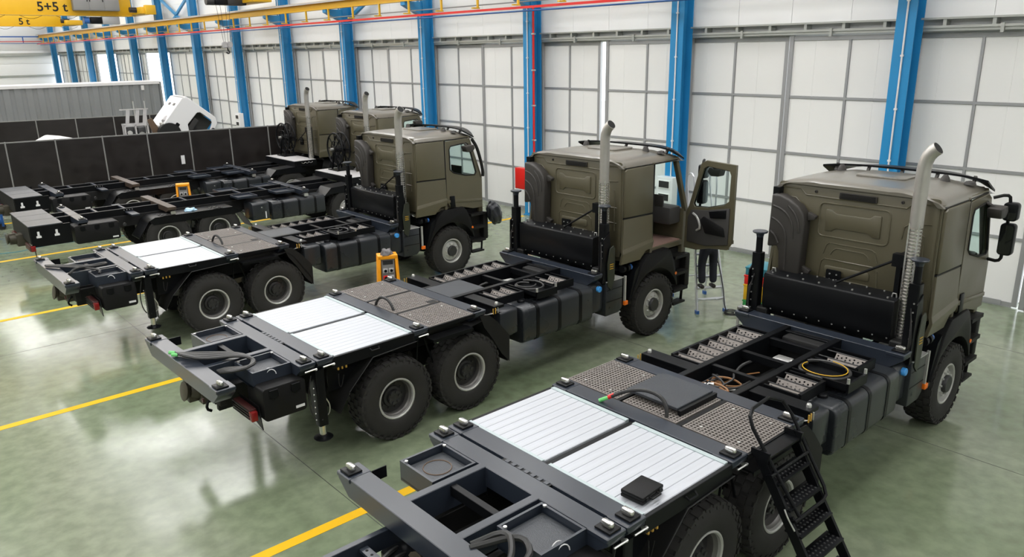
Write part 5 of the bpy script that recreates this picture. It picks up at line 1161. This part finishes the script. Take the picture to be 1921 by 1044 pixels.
# white vehicle corner peeping over the fence
cr2 = tag(empty('white_van', (3.75, 30.0, 0), .1), 'white vehicle roof just showing above the dark fence', 'vehicle')
MB().prism([(-1.9, .5), (-1.9, 1.6), (-.30, 2.36), (-.18, 2.42), (.35, 2.33), (.9, 2.05), (2.4, 1.95), (2.4, .5)], 'y', -.9, .9).build('body', 'white', cr2, bev=.08, seg=3)
MB().prism([(-1.0, 1.6), (-.30, 2.26), (.1, 2.24), (.5, 2.1), (.5, 1.6)], 'y', -.92, -.88).build('window', 'darksteel', cr2)
for x in (-1.2, 1.6): 
    for y in (-.85, .85): MB().cyl((x, y - .1, .35), (x, y + .1, .35), .35, n=20).build('wheel', 'rubber', cr2)

# tool cart behind the nearest truck
tc_ = tag(empty('tool_cart', (8.9, 2.15, 0), math.radians(10)), 'loaded tool cart with coloured boxes left of the nearest cab', 'cart')
MB().box(-.35, .35, -.28, .28, .15, .22).build('lower_shelf', 'frame_grey', tc_); MB().box(-.35, .35, -.28, .28, .85, .90).build('upper_shelf', 'frame_grey', tc_)
for x in (-.33, .33):
    for y in (-.26, .26): MB().box(x - .02, x + .02, y - .02, y + .02, .1, .89).build('post', 'frame_grey', tc_); MB().cyl((x, y - .02, .06), (x, y + .02, .06), .06, n=12).build('castor', 'rubber', tc_)
def crate(x, y, z, sx, sy, sz, m, lab, nm='storage_box'):
    o = tag(empty(nm, (8.9 + x, 2.15 + y, z), math.radians(10)), lab, 'box')
    MB().box(-sx, sx, -sy, sy, 0, sz).build('body', m, o, bev=.01); MB().box(-sx - .01, sx + .01, -sy - .01, sy + .01, sz, sz + .025).build('lid', m, o, bev=.006); return o
crate(0, 0, .90, .27, .22, .10, 'green', 'green box at the bottom of the stack on the tool cart'); crate(0, 0, 1.03, .27, .22, .26, 'yellow', 'yellow box in the middle of the stack on the tool cart'); crate(0, 0, 1.32, .27, .22, .14, 'red', 'red box near the top of the stack on the tool cart'); 
bk_ = crate(0, 0, 1.49, .26, .21, .12, 'teal', 'teal basket on top of the stack on the tool cart', 'wire_basket')
for k in range(7): MB().box(-.24 + k * .08 - .004, -.24 + k * .08 + .004, -.21, -.202, .145, .26).build('wire', 'frame_grey', bk_)
MB().box(-.25, .25, -.212, -.20, .255, .265).build('wire_rim', 'frame_grey', bk_)
# edge-of-frame bits
bl = tag(empty('blue_trolley', (.66, 24.95, 0)), 'blue trolley corner at the left picture edge beside the farthest truck', 'trolley')
MB().box(-.5, .05, -.3, .3, .25, .32).build('platform', 'bluepipe', bl); MB().box(-.02, .05, -.28, -.22, .1, .95).build('handle_post', 'bluepipe', bl); MB().box(-.02, .05, .22, .28, .1, .95).build('handle_post', 'bluepipe', bl); MB().box(-.02, .05, -.28, .28, .9, .96).build('handle_bar', 'bluepipe', bl)
for y in (-.25, .25): MB().cyl((0, y - .02, .1), (0, y + .02, .1), .1, n=14).build('wheel', 'rubber', bl)
yb = tag(empty('barrier_post', (6.24, -2.98, 0)), 'yellow barrier post cut off by the right picture edge', 'barrier')
MB().tube([(0, 0, 0), (0, 0, .35), (.05, -.06, .42), (.45, -.5, .42), (.5, -.56, .35), (.5, -.56, 0)], .03, 10).build('bent_tube', 'yellow', yb); MB().beam((0, 0, .2), (.5, -.56, .2), .03, .05).build('cross_bar', 'yellow', yb)
tag(MB().tube([(-.9, 20.9, .010), (-.02, 20.95, .010), (.41, 20.77, .010), (.93, 21.04, .010), (1.51, 21.11, .010), (2.6, 20.9, .010), (4.4, 20.7, .010)], .010, 6, smooth=2).build('floor_hose', 'teal'), 'thin dark hose lying on the floor between the two reel trucks', 'hose')
